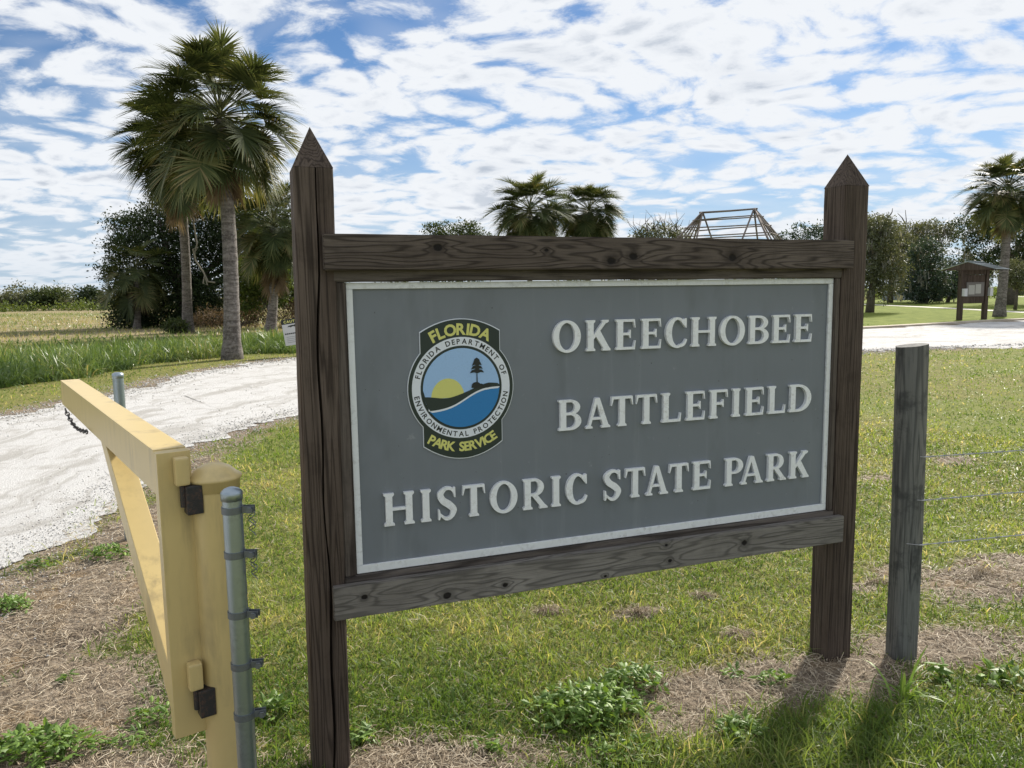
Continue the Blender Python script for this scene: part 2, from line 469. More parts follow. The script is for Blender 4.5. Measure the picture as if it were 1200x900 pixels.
def link(name, me, mat=None, parent=None, smooth=False):
    if mat is not None and not me.materials: me.materials.append(mat)
    if smooth:
        me.polygons.foreach_set('use_smooth', [True] * len(me.polygons))
    o = bpy.data.objects.new(name, me)
    COL.objects.link(o)
    if parent: o.parent = parent
    return o


class MB:
    def __init__(s):
        s.v, s.f = [], []

    def add(s, vs, fs):
        k = len(s.v)
        s.v += [tuple(p) for p in vs]
        s.f += [tuple(i + k for i in f) for f in fs]
        return s

    def box(s, x0, x1, y0, y1, z0, z1, mat=None):
        vs = [(x, y, z) for z in (z0, z1) for y in (y0, y1) for x in (x0, x1)]
        if mat is not None: vs = [mat @ Vector(p) for p in vs]
        return s.add(vs, [(0, 2, 3, 1), (4, 5, 7, 6), (0, 1, 5, 4), (2, 6, 7, 3), (0, 4, 6, 2), (1, 3, 7, 5)])

    def tube(s, pts, rad, n=8, cap=True):
        pts = [Vector(p) for p in pts]
        if not hasattr(rad, '__len__'): rad = [rad] * len(pts)
        rings = []
        ref = None
        for i, p in enumerate(pts):
            d = (pts[min(i + 1, len(pts) - 1)] - pts[max(i - 1, 0)]).normalized()
            if ref is None:
                ref = Vector((1, 0, 0)) if abs(d.x) < 0.9 else Vector((0, 1, 0))
            a = (ref - d * ref.dot(d)).normalized()
            ref = a
            b_ = d.cross(a)
            rings.append([p + (a * math.cos(2 * math.pi * k / n) + b_ * math.sin(2 * math.pi * k / n)) * rad[i] for k in range(n)])
        vs = [q for r_ in rings for q in r_]
        fs = []
        for i in range(len(pts) - 1):
            for k in range(n):
                fs.append((i * n + k, i * n + (k + 1) % n, (i + 1) * n + (k + 1) % n, (i + 1) * n + k))
        if cap:
            fs.append(tuple(reversed(range(n))))
            fs.append(tuple((len(pts) - 1) * n + k for k in range(n)))
        return s.add(vs, fs)

    def lathe(s, prof, n=32, c=(0, 0)):
        k = len(prof)
        vs = [(c[0] + r_ * math.cos(2 * math.pi * j / n), c[1] + r_ * math.sin(2 * math.pi * j / n), z) for j in range(n) for r_, z in prof]
        fs = [(j * k + i, ((j + 1) % n) * k + i, ((j + 1) % n) * k + i + 1, j * k + i + 1) for j in range(n) for i in range(k - 1)]
        return s.add(vs, fs)

    def prism(s, poly, y0, y1):
        """polygon in XZ extruded along Y"""
        n = len(poly)
        vs = [(x, y0, z) for x, z in poly] + [(x, y1, z) for x, z in poly]
        fs = [tuple(range(n)), tuple(reversed(range(n, 2 * n)))] + [(i, i + n, (i + 1) % n + n, (i + 1) % n) for i in range(n)]
        return s.add(vs, fs)

    def mesh(s, name, bevel=0.0, seg=2):
        me = bpy.data.meshes.new(name)
        me.from_pydata(s.v, [], s.f)
        if bevel:
            bm = bmesh.new(); bm.from_mesh(me)
            bmesh.ops.recalc_face_normals(bm, faces=bm.faces)
            bmesh.ops.bevel(bm, geom=list(bm.edges), offset=bevel, segments=seg, affect='EDGES', profile=0.6)
            bm.to_mesh(me); bm.free()
        else:
            bm = bmesh.new(); bm.from_mesh(me)
            bmesh.ops.recalc_face_normals(bm, faces=bm.faces)
            bm.to_mesh(me); bm.free()
        return me

    def build(s, name, mat, parent=None, bevel=0.0, smooth=False, seg=2):
        return link(name, s.mesh(name, bevel, seg), mat, parent, smooth)


def npmesh(name, V, F, tint=None, mats=()):
    """V (n,3), F list of int arrays, each (m,k) for polygons of k corners"""
    me = bpy.data.meshes.new(name)
    V = np.asarray(V, dtype=np.float32)
    me.vertices.add(len(V)); me.vertices.foreach_set('co', V.ravel())
    tot = np.concatenate([np.full(len(f), f.shape[1]) for f in F])
    idx = np.concatenate([f.ravel() for f in F])
    me.loops.add(len(idx)); me.loops.foreach_set('vertex_index', idx.astype(np.int32))
    me.polygons.add(len(tot))
    me.polygons.foreach_set('loop_start', np.concatenate([[0], np.cumsum(tot)[:-1]]).astype(np.int32))
    me.polygons.foreach_set('loop_total', tot.astype(np.int32))
    for mm in mats: me.materials.append(mm)
    if tint is not None:
        a = me.attributes.new('tint', 'FLOAT', 'POINT')
        a.data.foreach_set('value', np.asarray(tint, dtype=np.float32))
    me.update(); me.validate()
    return me


def hash_noise(x, y, s=1.0, seed=0):
    """cheap smooth value noise, vectorised"""
    x = np.asarray(x) * s + seed * 17.3; y = np.asarray(y) * s - seed * 9.1
    xi, yi = np.floor(x), np.floor(y)
    fx, fy = x - xi, y - yi
    fx, fy = fx * fx * (3 - 2 * fx), fy * fy * (3 - 2 * fy)
    h = lambda a, b_: np.modf(np.abs(np.sin(a * 127.1 + b_ * 311.7 + seed * 7.7) * 43758.5453))[0]
    return (h(xi, yi) * (1 - fx) + h(xi + 1, yi) * fx) * (1 - fy) + (h(xi, yi + 1) * (1 - fx) + h(xi + 1, yi + 1) * fx) * fy


def fbm(x, y, s=1.0, o=3, seed=0):
    v, a, tot = 0, 1.0, 0
    for i in range(o):
        v = v + a * hash_noise(x, y, s * 2 ** i, seed + i); tot += a; a *= 0.5
    return v / tot


# ------------------------------------------------------------------ land cover
def smooth_line(pts, n=6):
    pts = [np.array(p[:2], float) for p in pts]
    P = [pts[0]] + pts + [pts[-1]]
    out = []
    for i in range(1, len(P) - 2):
        for k in range(n):
            u = k / n
            a, b_, c_, d_ = P[i - 1], P[i], P[i + 1], P[i + 2]
            out.append(0.5 * ((2 * b_) + (-a + c_) * u + (2 * a - 5 * b_ + 4 * c_ - d_) * u * u + (-a + 3 * b_ - 3 * c_ + d_) * u ** 3))
    out.append(pts[-1])
    return np.array(out)


NEAR = smooth_line([(-3.2, -6), (-3.45, 0.5), (-3.55, 3.4), (-3.588, 5.15), (-3.71, 5.96), (-3.85, 6.9), (-4.12, 8.33), (-4.22, 9.8), (-3.64, 12.92),
                    (-0.5, 17.0), (4.5, 20.8), (11.17, 24.06), (17.1, 25.57), (30, 27.5), (60, 30)])
FAR = smooth_line([(-9.6, -6), (-9.3, 3), (-9.0, 9), (-8.72, 12.92), (-8.41, 15.98), (-8.27, 20.04), (-6.82, 24.53), (-1.0, 28.8), (8, 33.2), (17.09, 36.92), (29.0, 43.5), (40, 47.5), (70, 55)])


def pl_dist(x, y, L):
    """signed distance to polyline: positive on its left (seen along the line)"""
    x = np.asarray(x, float); y = np.asarray(y, float)
    best = np.full(x.shape, 1e9); sg = np.ones(x.shape)
    for i in range(len(L) - 1):
        a, b_ = L[i], L[i + 1]
        d = b_ - a; l2 = d @ d
        if l2 < 1e-9: continue
        u = np.clip(((x - a[0]) * d[0] + (y - a[1]) * d[1]) / l2, 0, 1)
        qx, qy = x - (a[0] + u * d[0]), y - (a[1] + u * d[1])
        dd = qx * qx + qy * qy
        k = dd < best
        best = np.where(k, dd, best)
        sg = np.where(k, np.sign(d[0] * qy - d[1] * qx), sg)
    return np.sqrt(best) * sg


def gp(u, v): p = G(u, v); return (p.x, p.y)


DIRT = []          # x, y, radius x, radius y, rotation


def blob(u, v, rx, ry, rot=0.0, s=1.0):
    p = G(u, v); DIRT.append((p.x, p.y, rx, ry, rot, s))


DIRT += [(-2.95, 4.7, 0.62, 1.35, 0.30, 1), (-2.35, 3.5, 0.65, 0.75, 0.2, 1), (-1.65, 2.85, 0.60, 0.45, 0, 1), (-3.25, 6.5, 0.40, 1.15, 0.28, 0.95),
         (-3.80, 8.7, 0.25, 1.2, 0.05, 0.8), (-2.6, 2.5, 0.8, 0.8, 0, 1), (-1.5, 2.0, 1.2, 0.6, 0, 1)]
blob(480, 905, 0.55, 0.28); blob(600, 885, 0.4, 0.16, 0, 0.7)
blob(830, 812, 0.42, 0.27, 0.3); blob(960, 795, 0.50, 0.23, 0.25); blob(790, 850, 0.28, 0.16, 0, 0.9); blob(1110, 757, 0.50, 0.26, 0.2); blob(900, 800, 0.35, 0.25)
blob(1150, 685, 0.55, 0.35, 0.3, 0.85); blob(1060, 672, 0.35, 0.22, 0.3, 0.7); blob(1190, 665, 0.5, 0.3, 0.3, 0.8)
for u, v, s_ in ((642, 716, .11), (745, 720, .16), (770, 716, .10), (825, 699, .11), (865, 746, .11), (1010, 690, .15), (905, 640, .2), (1030, 560, .3), (1120, 540, .35)):
    blob(u, v, s_, s_ * 0.7, 0.2, 0.75)


def dirt_mask(x, y):
    x = np.asarray(x, float); y = np.asarray(y, float)
    w = (fbm(x, y, 2.2, 3, 3) - 0.5) * 0.9
    m_ = np.zeros(x.shape)
    for cx, cy, rx, ry, ro, s_ in DIRT:
        dx, dy = x - cx, y - cy
        c_, s2 = math.cos(ro), math.sin(ro)
        q = np.sqrt(((dx * c_ + dy * s2) / rx) ** 2 + ((-dx * s2 + dy * c_) / ry) ** 2)
        m_ = np.maximum(m_, s_ * np.clip(1.5 - q + w, 0, 1))
    dn, df = pl_dist(x, y, NEAR), pl_dist(x, y, FAR)
    # worn verges
    vn = np.clip(1.0 - np.abs(dn + 0.0) / (0.55 + 0.05 * np.abs(y)), 0, 1) * (0.75 + w)
    vf = np.clip(1.0 - np.abs(df) / (0.9 + 0.03 * np.abs(y)), 0, 1) * (0.8 + w)
    return np.clip(np.maximum(m_, np.maximum(vn, vf)), 0, 1)


def on_road(x, y):
    return np.minimum(pl_dist(x, y, NEAR), -pl_dist(x, y, FAR))       # > 0 inside


TALL = smooth_line([(-14, 4), (-12.4, 12), (-11.43, 17.0), (-11.17, 20.0), (-10.4, 24.2), (-9.2, 26.3), (-7.53, 27.1), (-4, 30.0), (4, 34.5)])


def gz(x, y):
    r_ = np.hypot(x, y)
    h = (fbm(x, y, 1.6, 3, 11) - 0.5) * 0.05
    return h * np.clip((16 - r_) / 10, 0, 1) * np.clip(-on_road(x, y) / 0.5, 0, 1)


def spaced(lo, hi, near, h0, grow):
    a = [near]
    h = h0
    while a[-1] < hi: a.append(a[-1] + h); h *= grow
    h = h0; b_ = [near]
    while b_[-1] > lo: b_.append(b_[-1] - h); h *= grow
    return np.array(sorted(set(a + b_)))


gx = np.concatenate([-np.geomspace(4, 1200, 110)[::-1], np.arange(-3.9, 4.0, 0.09), np.geomspace(4.02, 1200, 110)])
gy = np.concatenate([[-400, -150, -60, -25, -12, -6, -3, -1, 0], np.arange(0.5, 7.0, 0.09), np.geomspace(7.02, 1500, 170)])
XX, YY = np.meshgrid(gx, gy)
X, Y = XX.ravel(), YY.ravel()
Z = gz(X, Y)
V = np.stack([X, Y, Z], 1)
nx, ny = len(gx), len(gy)
ii = (np.arange(ny - 1)[:, None] * nx + np.arange(nx - 1)[None, :]).ravel()
F = np.stack([ii, ii + 1, ii + nx + 1, ii + nx], 1)
me = npmesh('ground', V, [F], mats=(M['ground'],))
a = me.attributes.new('dirt', 'FLOAT', 'POINT'); a.data.foreach_set('value', dirt_mask(X, Y).astype(np.float32))
dry = np.clip((np.hypot(X + 12, Y - 20) - 16) / 8, 0, 1) * np.clip((-X - 2 - 0.12 * Y) / 6, 0, 1) * np.clip((pl_dist(X, Y, TALL) - 6) / 5, 0, 1)
a = me.attributes.new('dry', 'FLOAT', 'POINT'); a.data.foreach_set('value', dry.astype(np.float32))
lsh = np.clip((pl_dist(X, Y, FAR) - 0.8) / 1.5, 0, 1) * np.clip((X - 2) / 6, 0, 1)
a = me.attributes.new('lush', 'FLOAT', 'POINT'); a.data.foreach_set('value', lsh.astype(np.float32))
tag(link('ground', me, smooth=True), 'flat grassy ground with bare patches and dry field', kind='structure')


def resample(L, h):
    d = np.concatenate([[0], np.cumsum(np.hypot(*np.diff(L, axis=0).T))])
    s_ = np.arange(0, d[-1], h)
    return np.stack([np.interp(s_, d, L[:, 0]), np.interp(s_, d, L[:, 1])], 1), s_


# the road: a ragged-edged sheet between the two verge lines
def ragged(L, h, amp, seed):
    P, s_ = resample(L, h)
    T = np.gradient(P, axis=0); T /= np.linalg.norm(T, axis=1)[:, None] + 1e-9
    Nn = np.stack([-T[:, 1], T[:, 0]], 1)
    w = (fbm(s_, s_ * 0, 1.1, 2, seed) - 0.5) * amp + (fbm(s_, s_ * 0 + 3, 5.0, 3, seed + 5) - 0.5) * amp * 0.75
    k = np.clip(np.hypot(P[:, 0], P[:, 1]) / 12, 0.6, 3.0)
    return P + Nn * (w * k)[:, None]


ea, eb = ragged(NEAR, 0.05, 0.95, 21), ragged(FAR, 0.08, 0.6, 31)
NC = 700
ia = np.linspace(0, len(ea) - 1, NC).astype(int); ib = np.linspace(0, len(eb) - 1, NC).astype(int)
bm = bmesh.new()
lay = bm.verts.layers.float.new('across')
va = [bm.verts.new((p[0], p[1], 0.010)) for p in ea]; vb = [bm.verts.new((p[0], p[1], 0.010)) for p in eb]
cpt = []
mid = []
for i in range(NC):
    pa, pb = ea[ia[i]], eb[ib[i]]
    mid.append([bm.verts.new((pa[0] * (1 - u) + pb[0] * u, pa[1] * (1 - u) + pb[1] * u, 0.010 + 0.012 * math.sin(u * math.pi))) for u in (0.12, 0.35, 0.65, 0.88)])
for i in range(NC - 1):
    for k in range(3): bm.faces.new((mid[i][k], mid[i + 1][k], mid[i + 1][k + 1], mid[i][k + 1]))
    try: bm.faces.new([va[j] for j in range(ia[i], ia[i + 1] + 1)] + [mid[i + 1][0], mid[i][0]])
    except ValueError: pass
    try: bm.faces.new([vb[j] for j in range(ib[i + 1], ib[i] - 1, -1)] + [mid[i][3], mid[i + 1][3]])
    except ValueError: pass
bmesh.ops.recalc_face_normals(bm, faces=bm.faces)
bmesh.ops.triangulate(bm, faces=bm.faces)
for vv in va: vv[lay] = 0.0
for vv in vb: vv[lay] = 1.0
for mrow in mid:
    for vv, u in zip(mrow, (0.12, 0.35, 0.65, 0.88)): vv[lay] = u
me = bpy.data.meshes.new('shell_road'); bm.to_mesh(me); bm.free()
tag(link('shell_road', me, M['shell']), 'white crushed shell road curving across the grass', kind='structure')


def strip(name, pts, width, z0, z1, mat, label):
    L, _ = resample(smooth_line(pts), 0.8)
    T = np.gradient(L, axis=0); T /= np.linalg.norm(T, axis=1)[:, None]
    Nn = np.stack([-T[:, 1], T[:, 0]], 1)
    A, B = L - Nn * width / 2, L + Nn * width / 2
    mb = MB()
    k = len(L)
    vs = [(p[0], p[1], z) for z in (z0, z1) for q in (A, B) for p in q]
    fs = []
    for i in range(k - 1):
        fs += [(2 * k + i, 2 * k + i + 1, 3 * k + i + 1, 3 * k + i), (i, i + 1, 2 * k + i + 1, 2 * k + i), (k + i, 3 * k + i, 3 * k + i + 1, k + i + 1)]
    mb.add(vs, fs)
    return tag(mb.build(name, mat), label, kind='structure')


strip('kerb', [(12.5, 35.6), (17.3, 37.6), (24, 41.4), (29.2, 44.3), (40, 48.4), (62, 54)], 0.5, -0.05, 0.10, M['kerb'], 'sandy concrete kerb along the far side of the shell road')
strip('concrete_path', [(43.5, 104), (42.0, 90.2), (40.6, 74), (38.15, 57.3), (37.6, 52.5)], 1.4, -0.02, 0.012, M['concrete'], 'pale concrete footpath across the far lawn')
strip('far_road', [(70, 140), (84, 137), (100, 136), (125, 138)], 5.0, -0.02, 0.014, M['concrete'], 'pale strip of road beyond the trees on the right')

# ------------------------------------------------------------------ the big entrance sign
TH = 0.3506
SGN = empty('entrance_sign', (-0.656, 3.082, 0), TH)       # local: X along the face, Y away from the viewer, Z up; origin below the border's left edge
tag(SGN, 'large grey park entrance sign with raised white letters on pointed timber posts', 'sign')
PW, PTOP, PBOT = 2.44, 2.048, 0.845                        # white border, outer size
YP = -0.022                                                # front of posts


def sign_post(x0, ztop, groove, lean=0.0):
    w, d, h = 0.152, 0.152, ztop - 0.165
    ns = 34
    mb = MB()
    rings = []
    for k in range(ns + 1):
        z = -0.30 + (h + 0.30) * k / ns
        gxo = groove + 0.008 * math.sin(z * 3.1 + x0) + 0.005 * math.sin(z * 9.7) if groove else None
        gw = (0.0025 + 0.0035 * abs(math.sin(z * 2.3 + 0.7))) if groove else 0
        j = lambda: random.uniform(-0.0007, 0.0007)
        c = 0.006
        pts = [(0, c), (c, 0)]
        if groove: pts += [(gxo - gw, 0), (gxo + 0.001, 0.035), (gxo + gw, 0)]
        pts += [(w - c, 0), (w, c), (w, d - c), (w - c, d), (c, d), (0, d - c)]
        rings.append([(x0 + p[0] + j() + lean * (z - 0.7), YP + p[1] + j(), z) for p in pts])
    n = len(rings[0])
    vs = [p for r_ in rings for p in r_]
    fs = [(i * n + k, i * n + (k + 1) % n, (i + 1) * n + (k + 1) % n, (i + 1) * n + k) for i in range(ns) for k in range(n)]
    mb.add(vs, fs)
    # pointed top
    top = [(x0, YP, h), (x0 + w, YP, h), (x0 + w, YP + d, h), (x0, YP + d, h), (x0 + w / 2, YP + d / 2, ztop)]
    top = [(p[0] + lean * (p[2] - 0.7), p[1], p[2] + 0.001) for p in top]
    mb.add(top, [(0, 1, 4), (1, 2, 4), (2, 3, 4), (3, 0, 4), (0, 3, 2, 1)])
    return mb.build('post', M['wood_post'], SGN)


sign_post(-0.205, 2.652, 0.082, 0.011)
sign_post(PW + 0.035, 2.672, None)
mb = MB()


def timber(name, x0, x1, y0, y1, z0, z1, mat, bevel=0.004, axis='X', warp=0.0015):
    """a sawn board, cut into short lengths so that its edges wander a little"""
    bm = bmesh.new()
    n = 18
    rings = []
    for k in range(n + 1):
        u = k / n
        j = lambda: random.uniform(-warp, warp)
        if axis == 'X':
            x = x0 + (x1 - x0) * u
            rings.append([bm.verts.new((x, a_ + j(), c_ + j())) for a_, c_ in ((y0, z0), (y1, z0), (y1, z1), (y0, z1))])
        else:
            z = z0 + (z1 - z0) * u
            rings.append([bm.verts.new((a_ + j(), c_ + j(), z)) for a_, c_ in ((x0, y0), (x1, y0), (x1, y1), (x0, y1))])
    for i in range(n):
        for k in range(4): bm.faces.new((rings[i][k], rings[i][(k + 1) % 4], rings[i + 1][(k + 1) % 4], rings[i + 1][k]))
    bm.faces.new(rings[0][::-1]); bm.faces.new(rings[-1])
    bmesh.ops.recalc_face_normals(bm, faces=bm.faces)
    ed = [e_ for e_ in bm.edges if len(e_.link_faces) == 2 and e_.calc_face_angle(0) > 0.9]
    bmesh.ops.bevel(bm, geom=ed, offset=bevel, segments=2, affect='EDGES')
    me_ = bpy.data.meshes.new(name); bm.to_mesh(me_); bm.free()
    return link(name, me_, mat, SGN)


timber('top_rail', -0.088, PW + 0.068, -0.062, -0.0235, PTOP + 0.047, PTOP + 0.187, M['wood_rail'])
timber('bottom_rail', -0.107, PW + 0.068, -0.062, -0.0235, PBOT - 0.163, PBOT - 0.024, M['wood_rail_pale'])
timber('top_trim', -0.052, PW + 0.034, -0.0215, 0.09, PTOP + 0.003, PTOP + 0.12, M['wood_trim'])
timber('bottom_trim', -0.052, PW + 0.034, -0.0215, 0.09, PBOT - 0.09, PBOT - 0.003, M['wood_trim'])
timber('side_trim', -0.050, -0.003, -0.014, 0.09, PBOT - 0.002, PTOP + 0.002, M['wood_trimz'], axis='Z')
timber('side_trim', PW + 0.003, PW + 0.033, -0.014, 0.09, PBOT - 0.002, PTOP + 0.002, M['wood_trimz'], axis='Z')
# nail and knot holes along the rails are in the grain; face panel with its raised white border
FB, FL = 0.034, 0.026
mb = MB().box(0.0, PW, 0.012, 0.032, PBOT, PTOP)
face = mb.build('face_panel', M['sign_face'], SGN)
for nm, x0, x1, z0, z1 in (('border_strip', 0, PW, PTOP - FL, PTOP), ('border_strip', 0, PW, PBOT, PBOT + FB),
                           ('border_strip', 0, FL, PBOT + FB + 0.0005, PTOP - FL - 0.0005), ('border_strip', PW - FL, PW, PBOT + FB + 0.0005, PTOP - FL - 0.0005)):
    MB().box(x0, x1, 0.0, 0.0115, z0, z1).build(nm, M['frame_white'], face, bevel=0.002)

# --- serif capitals drawn as overlapping strokes, merged into one outline
TK, TN, SF = 0.205, 0.085, 0.055           # heavy stem, hairline, serif overhang (cap height = 1)


def q_box(x0, y0, x1, y1): return [(x0, y0), (x1, y0), (x1, y1), (x0, y1)]


def q_foot(x0, x1, l=SF, r_=SF): return [(x0 - l, 0), (x1 + r_, 0), (x1 + r_, 0.055), (x1, 0.105), (x0, 0.105), (x0 - l, 0.055)]


def q_head(x0, x1, l=SF, r_=SF): return [(x, 1 - y) for x, y in q_foot(x0, x1, l, r_)][::-1]


def stem(x0, x1, fl=SF, fr=SF, hl=SF, hr=SF): return [q_box(x0, 0, x1, 1), q_foot(x0, x1, fl, fr), q_head(x0, x1, hl, hr)]


def arc(cx, cy, rx, ry, ix, iy, a0, a1, n=22, icx=None):
    icx = cx if icx is None else icx
    out = []
    for k in range(n):
        A, B = [R(a0 + (a1 - a0) * (k + j) / n) for j in (0, 1)]
        P_ = lambda ang, x_, a_, b_: (x_ + a_ * math.cos(ang), cy + b_ * math.sin(ang))
        out.append([P_(A, cx, rx, ry), P_(B, cx, rx, ry), P_(B, icx, ix, iy), P_(A, icx, ix, iy)])
    return out


def stroke(pts, wid, n=10):
    L = smooth_line(pts, n)
    d = np.linspace(0, len(wid) - 1, len(L))
    w = np.interp(d, range(len(wid)), wid)
    T = np.gradient(L, axis=0); T /= np.linalg.norm(T, axis=1)[:, None] + 1e-9
    Nn = np.stack([-T[:, 1], T[:, 0]], 1)
    A, B = L + Nn * w[:, None] / 2, L - Nn * w[:, None] / 2
    return [[tuple(A[i]), tuple(A[i + 1]), tuple(B[i + 1]), tuple(B[i])] for i in range(len(L) - 1)]


def glyph(ch, w):
    s0 = SF + 0.005
    s1 = s0 + TK
    if ch == 'I':
        c_ = w / 2
        return stem(c_ - TK / 2, c_ + TK / 2)
    if ch == 'E' or ch == 'F' or ch == 'L':
        p = [q_box(s0, 0, s1, 1), q_foot(s0, s1, SF, 0.02 if ch != 'F' else SF), q_head(s0, s1, SF, SF if ch == 'L' else 0.02)]
        if ch != 'L':
            p += [q_box(s1 - .02, 1 - TN, w - 0.03, 1), [(w - 0.075, 1 - TN), (w - 0.025, 0.72), (w - 0.005, 0.72), (w - 0.03, 1), (w - 0.16, 1)]]
            p += [q_box(s1 - .02, 0.475, w - 0.19, 0.475 + TN), [(w - 0.26, 0.475), (w - 0.20, 0.38), (w - 0.18, 0.38), (w - 0.18, 0.655), (w - 0.20, 0.655), (w - 0.26, 0.56)]]
        if ch != 'F':
            p += [q_box(s1 - .02, 0, w - 0.025, TN), [(w - 0.15, 0), (w - 0.025, 0), (w, 0.30), (w - 0.02, 0.30), (w - 0.075, TN)]]
        return p
    if ch == 'H':
        x2 = w - SF - TK
        return stem(s0, s1) + stem(x2, w - SF - .005) + [q_box(s1 - .01, 0.465, x2 + .01, 0.465 + TN)]
    if ch == 'T':
        c_ = w / 2
        p = [q_box(c_ - TK / 2, 0, c_ + TK / 2, 1), q_foot(c_ - TK / 2, c_ + TK / 2), q_box(0.02, 1 - TN, w - 0.02, 1)]
        p += [[(0.0, 0.70), (0.02, 0.70), (0.085, 1 - TN), (0.15, 1), (0.02, 1)], [(w, 0.70), (w - 0.02, 1), (w - 0.15, 1), (w - 0.085, 1 - TN), (w - 0.02, 0.70)]]
        return p
    if ch == 'O':
        return arc(w / 2, 0.5, w / 2, 0.52, w / 2 - TK, 0.52 - TN, 0, 360, 44)
    if ch == 'C':
        p = arc(w * 0.54, 0.5, w * 0.54, 0.52, w * 0.54 - TK, 0.52 - TN, 62, 298, 30, icx=w * 0.57)
        p += [[(w * 0.74, 0.98), (w * 0.74, 0.86), (w - 0.03, 0.66), (w, 0.66), (w - 0.005, 0.98), (w - 0.06, 0.98), (w * 0.84, 0.94)]]
        p += stroke([(w * 0.72, 0.05), (w * 0.88, 0.11), (w, 0.27)], [0.10, 0.09, 0.05])
        return p
    if ch == 'D':
        p = [q_box(s0, 0, s1, 1), q_foot(s0, s1, SF, 0.02), q_head(s0, s1, SF, 0.02)]
        cx = s1 + (w - s1) * 0.18
        p += arc(cx, 0.5, w - cx, 0.5, w - cx - TK, 0.5 - TN, -90, 90, 24)
        p += [q_box(s1 - 0.02, 0, cx + 0.001, TN), q_box(s1 - 0.02, 1 - TN, cx + 0.001, 1)]
        return p
    if ch in 'BPR':
        p = [q_box(s0, 0, s1, 1), q_foot(s0, s1, SF, 0.02 if ch == 'B' else SF), q_head(s0, s1, SF, 0.02)]
        rw = w - (0.04 if ch == 'B' else (0.0 if ch == 'P' else 0.10))
        lo = 0.50 if ch == 'B' else 0.43
        cx = s1 + (rw - s1) * 0.30
        cy = (1 + lo) / 2; ry = (1 - lo) / 2
        p += arc(cx, cy, rw - cx, ry, max(rw - cx - TK * 0.95, 0.03), ry - TN * 0.95, -90, 90, 18)
        p += [q_box(s1 - 0.02, 1 - TN * 0.95, cx + .001, 1), q_box(s1 - 0.02, lo, cx + .001, lo + TN * 0.95)]
        if ch == 'B':
            cy2, ry2 = 0.29, 0.29
            cx2 = s1 + (w - s1) * 0.26
            p += arc(cx2, cy2, w - cx2, ry2, w - cx2 - TK, ry2 - TN, -90, 90, 18)
            p += [q_box(s1 - 0.02, 0, cx2 + .001, TN), q_box(s1 - 0.02, 0.58 - TN, cx2 + .001, 0.58)]
        if ch == 'R':
            p += [[(s1 + 0.03, 0.46), (s1 + 0.20, 0.50), (w - 0.03, 0.08), (w - 0.235, 0.08)], [(w - 0.26, 0), (w + 0.02, 0), (w + 0.02, 0.055), (w - 0.04, 0.11), (w - 0.24, 0.11)]]
        return p
    if ch == 'K':
        p = stem(s0, s1)
        p += [[(s1 - 0.01, 0.36), (s1 - 0.01, 0.50), (w - 0.25, 0.96), (w - 0.10, 0.96)], q_head(w - 0.23, w - 0.12, 0.06, 0.07)]
        p += [[(s1 + 0.05, 0.52), (s1 + 0.23, 0.66), (w - 0.02, 0.08), (w - 0.245, 0.08)], q_foot(w - 0.215, w - 0.03, 0.06, 0.045)]
        return p
    if ch == 'A':
        ap = w * 0.5
        p = [[(ap - 0.10, 1), (ap + 0.06, 1), (w - 0.05, 0.05), (w - 0.26, 0.05)], [(ap - 0.10, 1), (ap + 0.02, 1), (0.165, 0.05), (0.07, 0.05)]]
        p += [q_box(w * 0.24, 0.28, w * 0.66, 0.28 + TN), q_foot(0.08, 0.155, 0.08, 0.085), q_foot(w - 0.235, w - 0.065, 0.085, 0.065)]
        return p
    if ch == 'S':
        p = stroke([(w * 0.90, 0.80), (w * 0.72, 0.955), (w * 0.42, 0.965), (w * 0.17, 0.80), (w * 0.30, 0.60), (w * 0.62, 0.45), (w * 0.83, 0.28), (w * 0.68, 0.06), (w * 0.40, 0.03), (w * 0.10, 0.20)],
                   [0.05, 0.10, 0.10, 0.19, 0.215, 0.225, 0.20, 0.11, 0.10, 0.05], 7)
        p += [[(w * 0.82, 0.98), (w * 0.80, 0.88), (w * 0.88, 0.68), (w * 0.94, 0.68), (w * 0.93, 1.0), (w * 0.87, 1.0)]]
        p += [[(w * 0.04, 0.0), (w * 0.11, 0.0), (w * 0.18, 0.12), (w * 0.11, 0.33), (w * 0.04, 0.33)]]
        return p
    return []


def union_prism(polys, sx, sz, ox, oz, y0, y1):
    vs, fs = [], []
    for p in polys:
        ar = sum(p[i][0] * p[(i + 1) % len(p)][1] - p[(i + 1) % len(p)][0] * p[i][1] for i in range(len(p)))
        if abs(ar) < 1e-7: continue
        if ar < 0: p = p[::-1]
        k = len(vs)
        vs += [Vector(q) for q in p]
        fs.append(list(range(k, k + len(p))))
    ov, oe, of, _ov, _oe, src = delaunay_2d_cdt(vs, [], fs, 1, 1e-5)
    of = [f for f, q in zip(of, src) if len(q)]
    P_ = [(ox + v_[0] * sx, oz + v_[1] * sz) for v_ in ov]
    n = len(P_)
    V_ = [(x, y0, z) for x, z in P_] + [(x, y1, z) for x, z in P_]
    F_ = [tuple(f) for f in of] + [tuple(reversed([i + n for i in f])) for f in of]
    cnt = {}
    for f in of:
        for i in range(len(f)):
            e_ = (f[i], f[(i + 1) % len(f)])
            cnt[e_] = 1
    for (a_, b_) in cnt:
        if (b_, a_) not in cnt: F_.append((b_, a_, a_ + n, b_ + n))
    return V_, F_


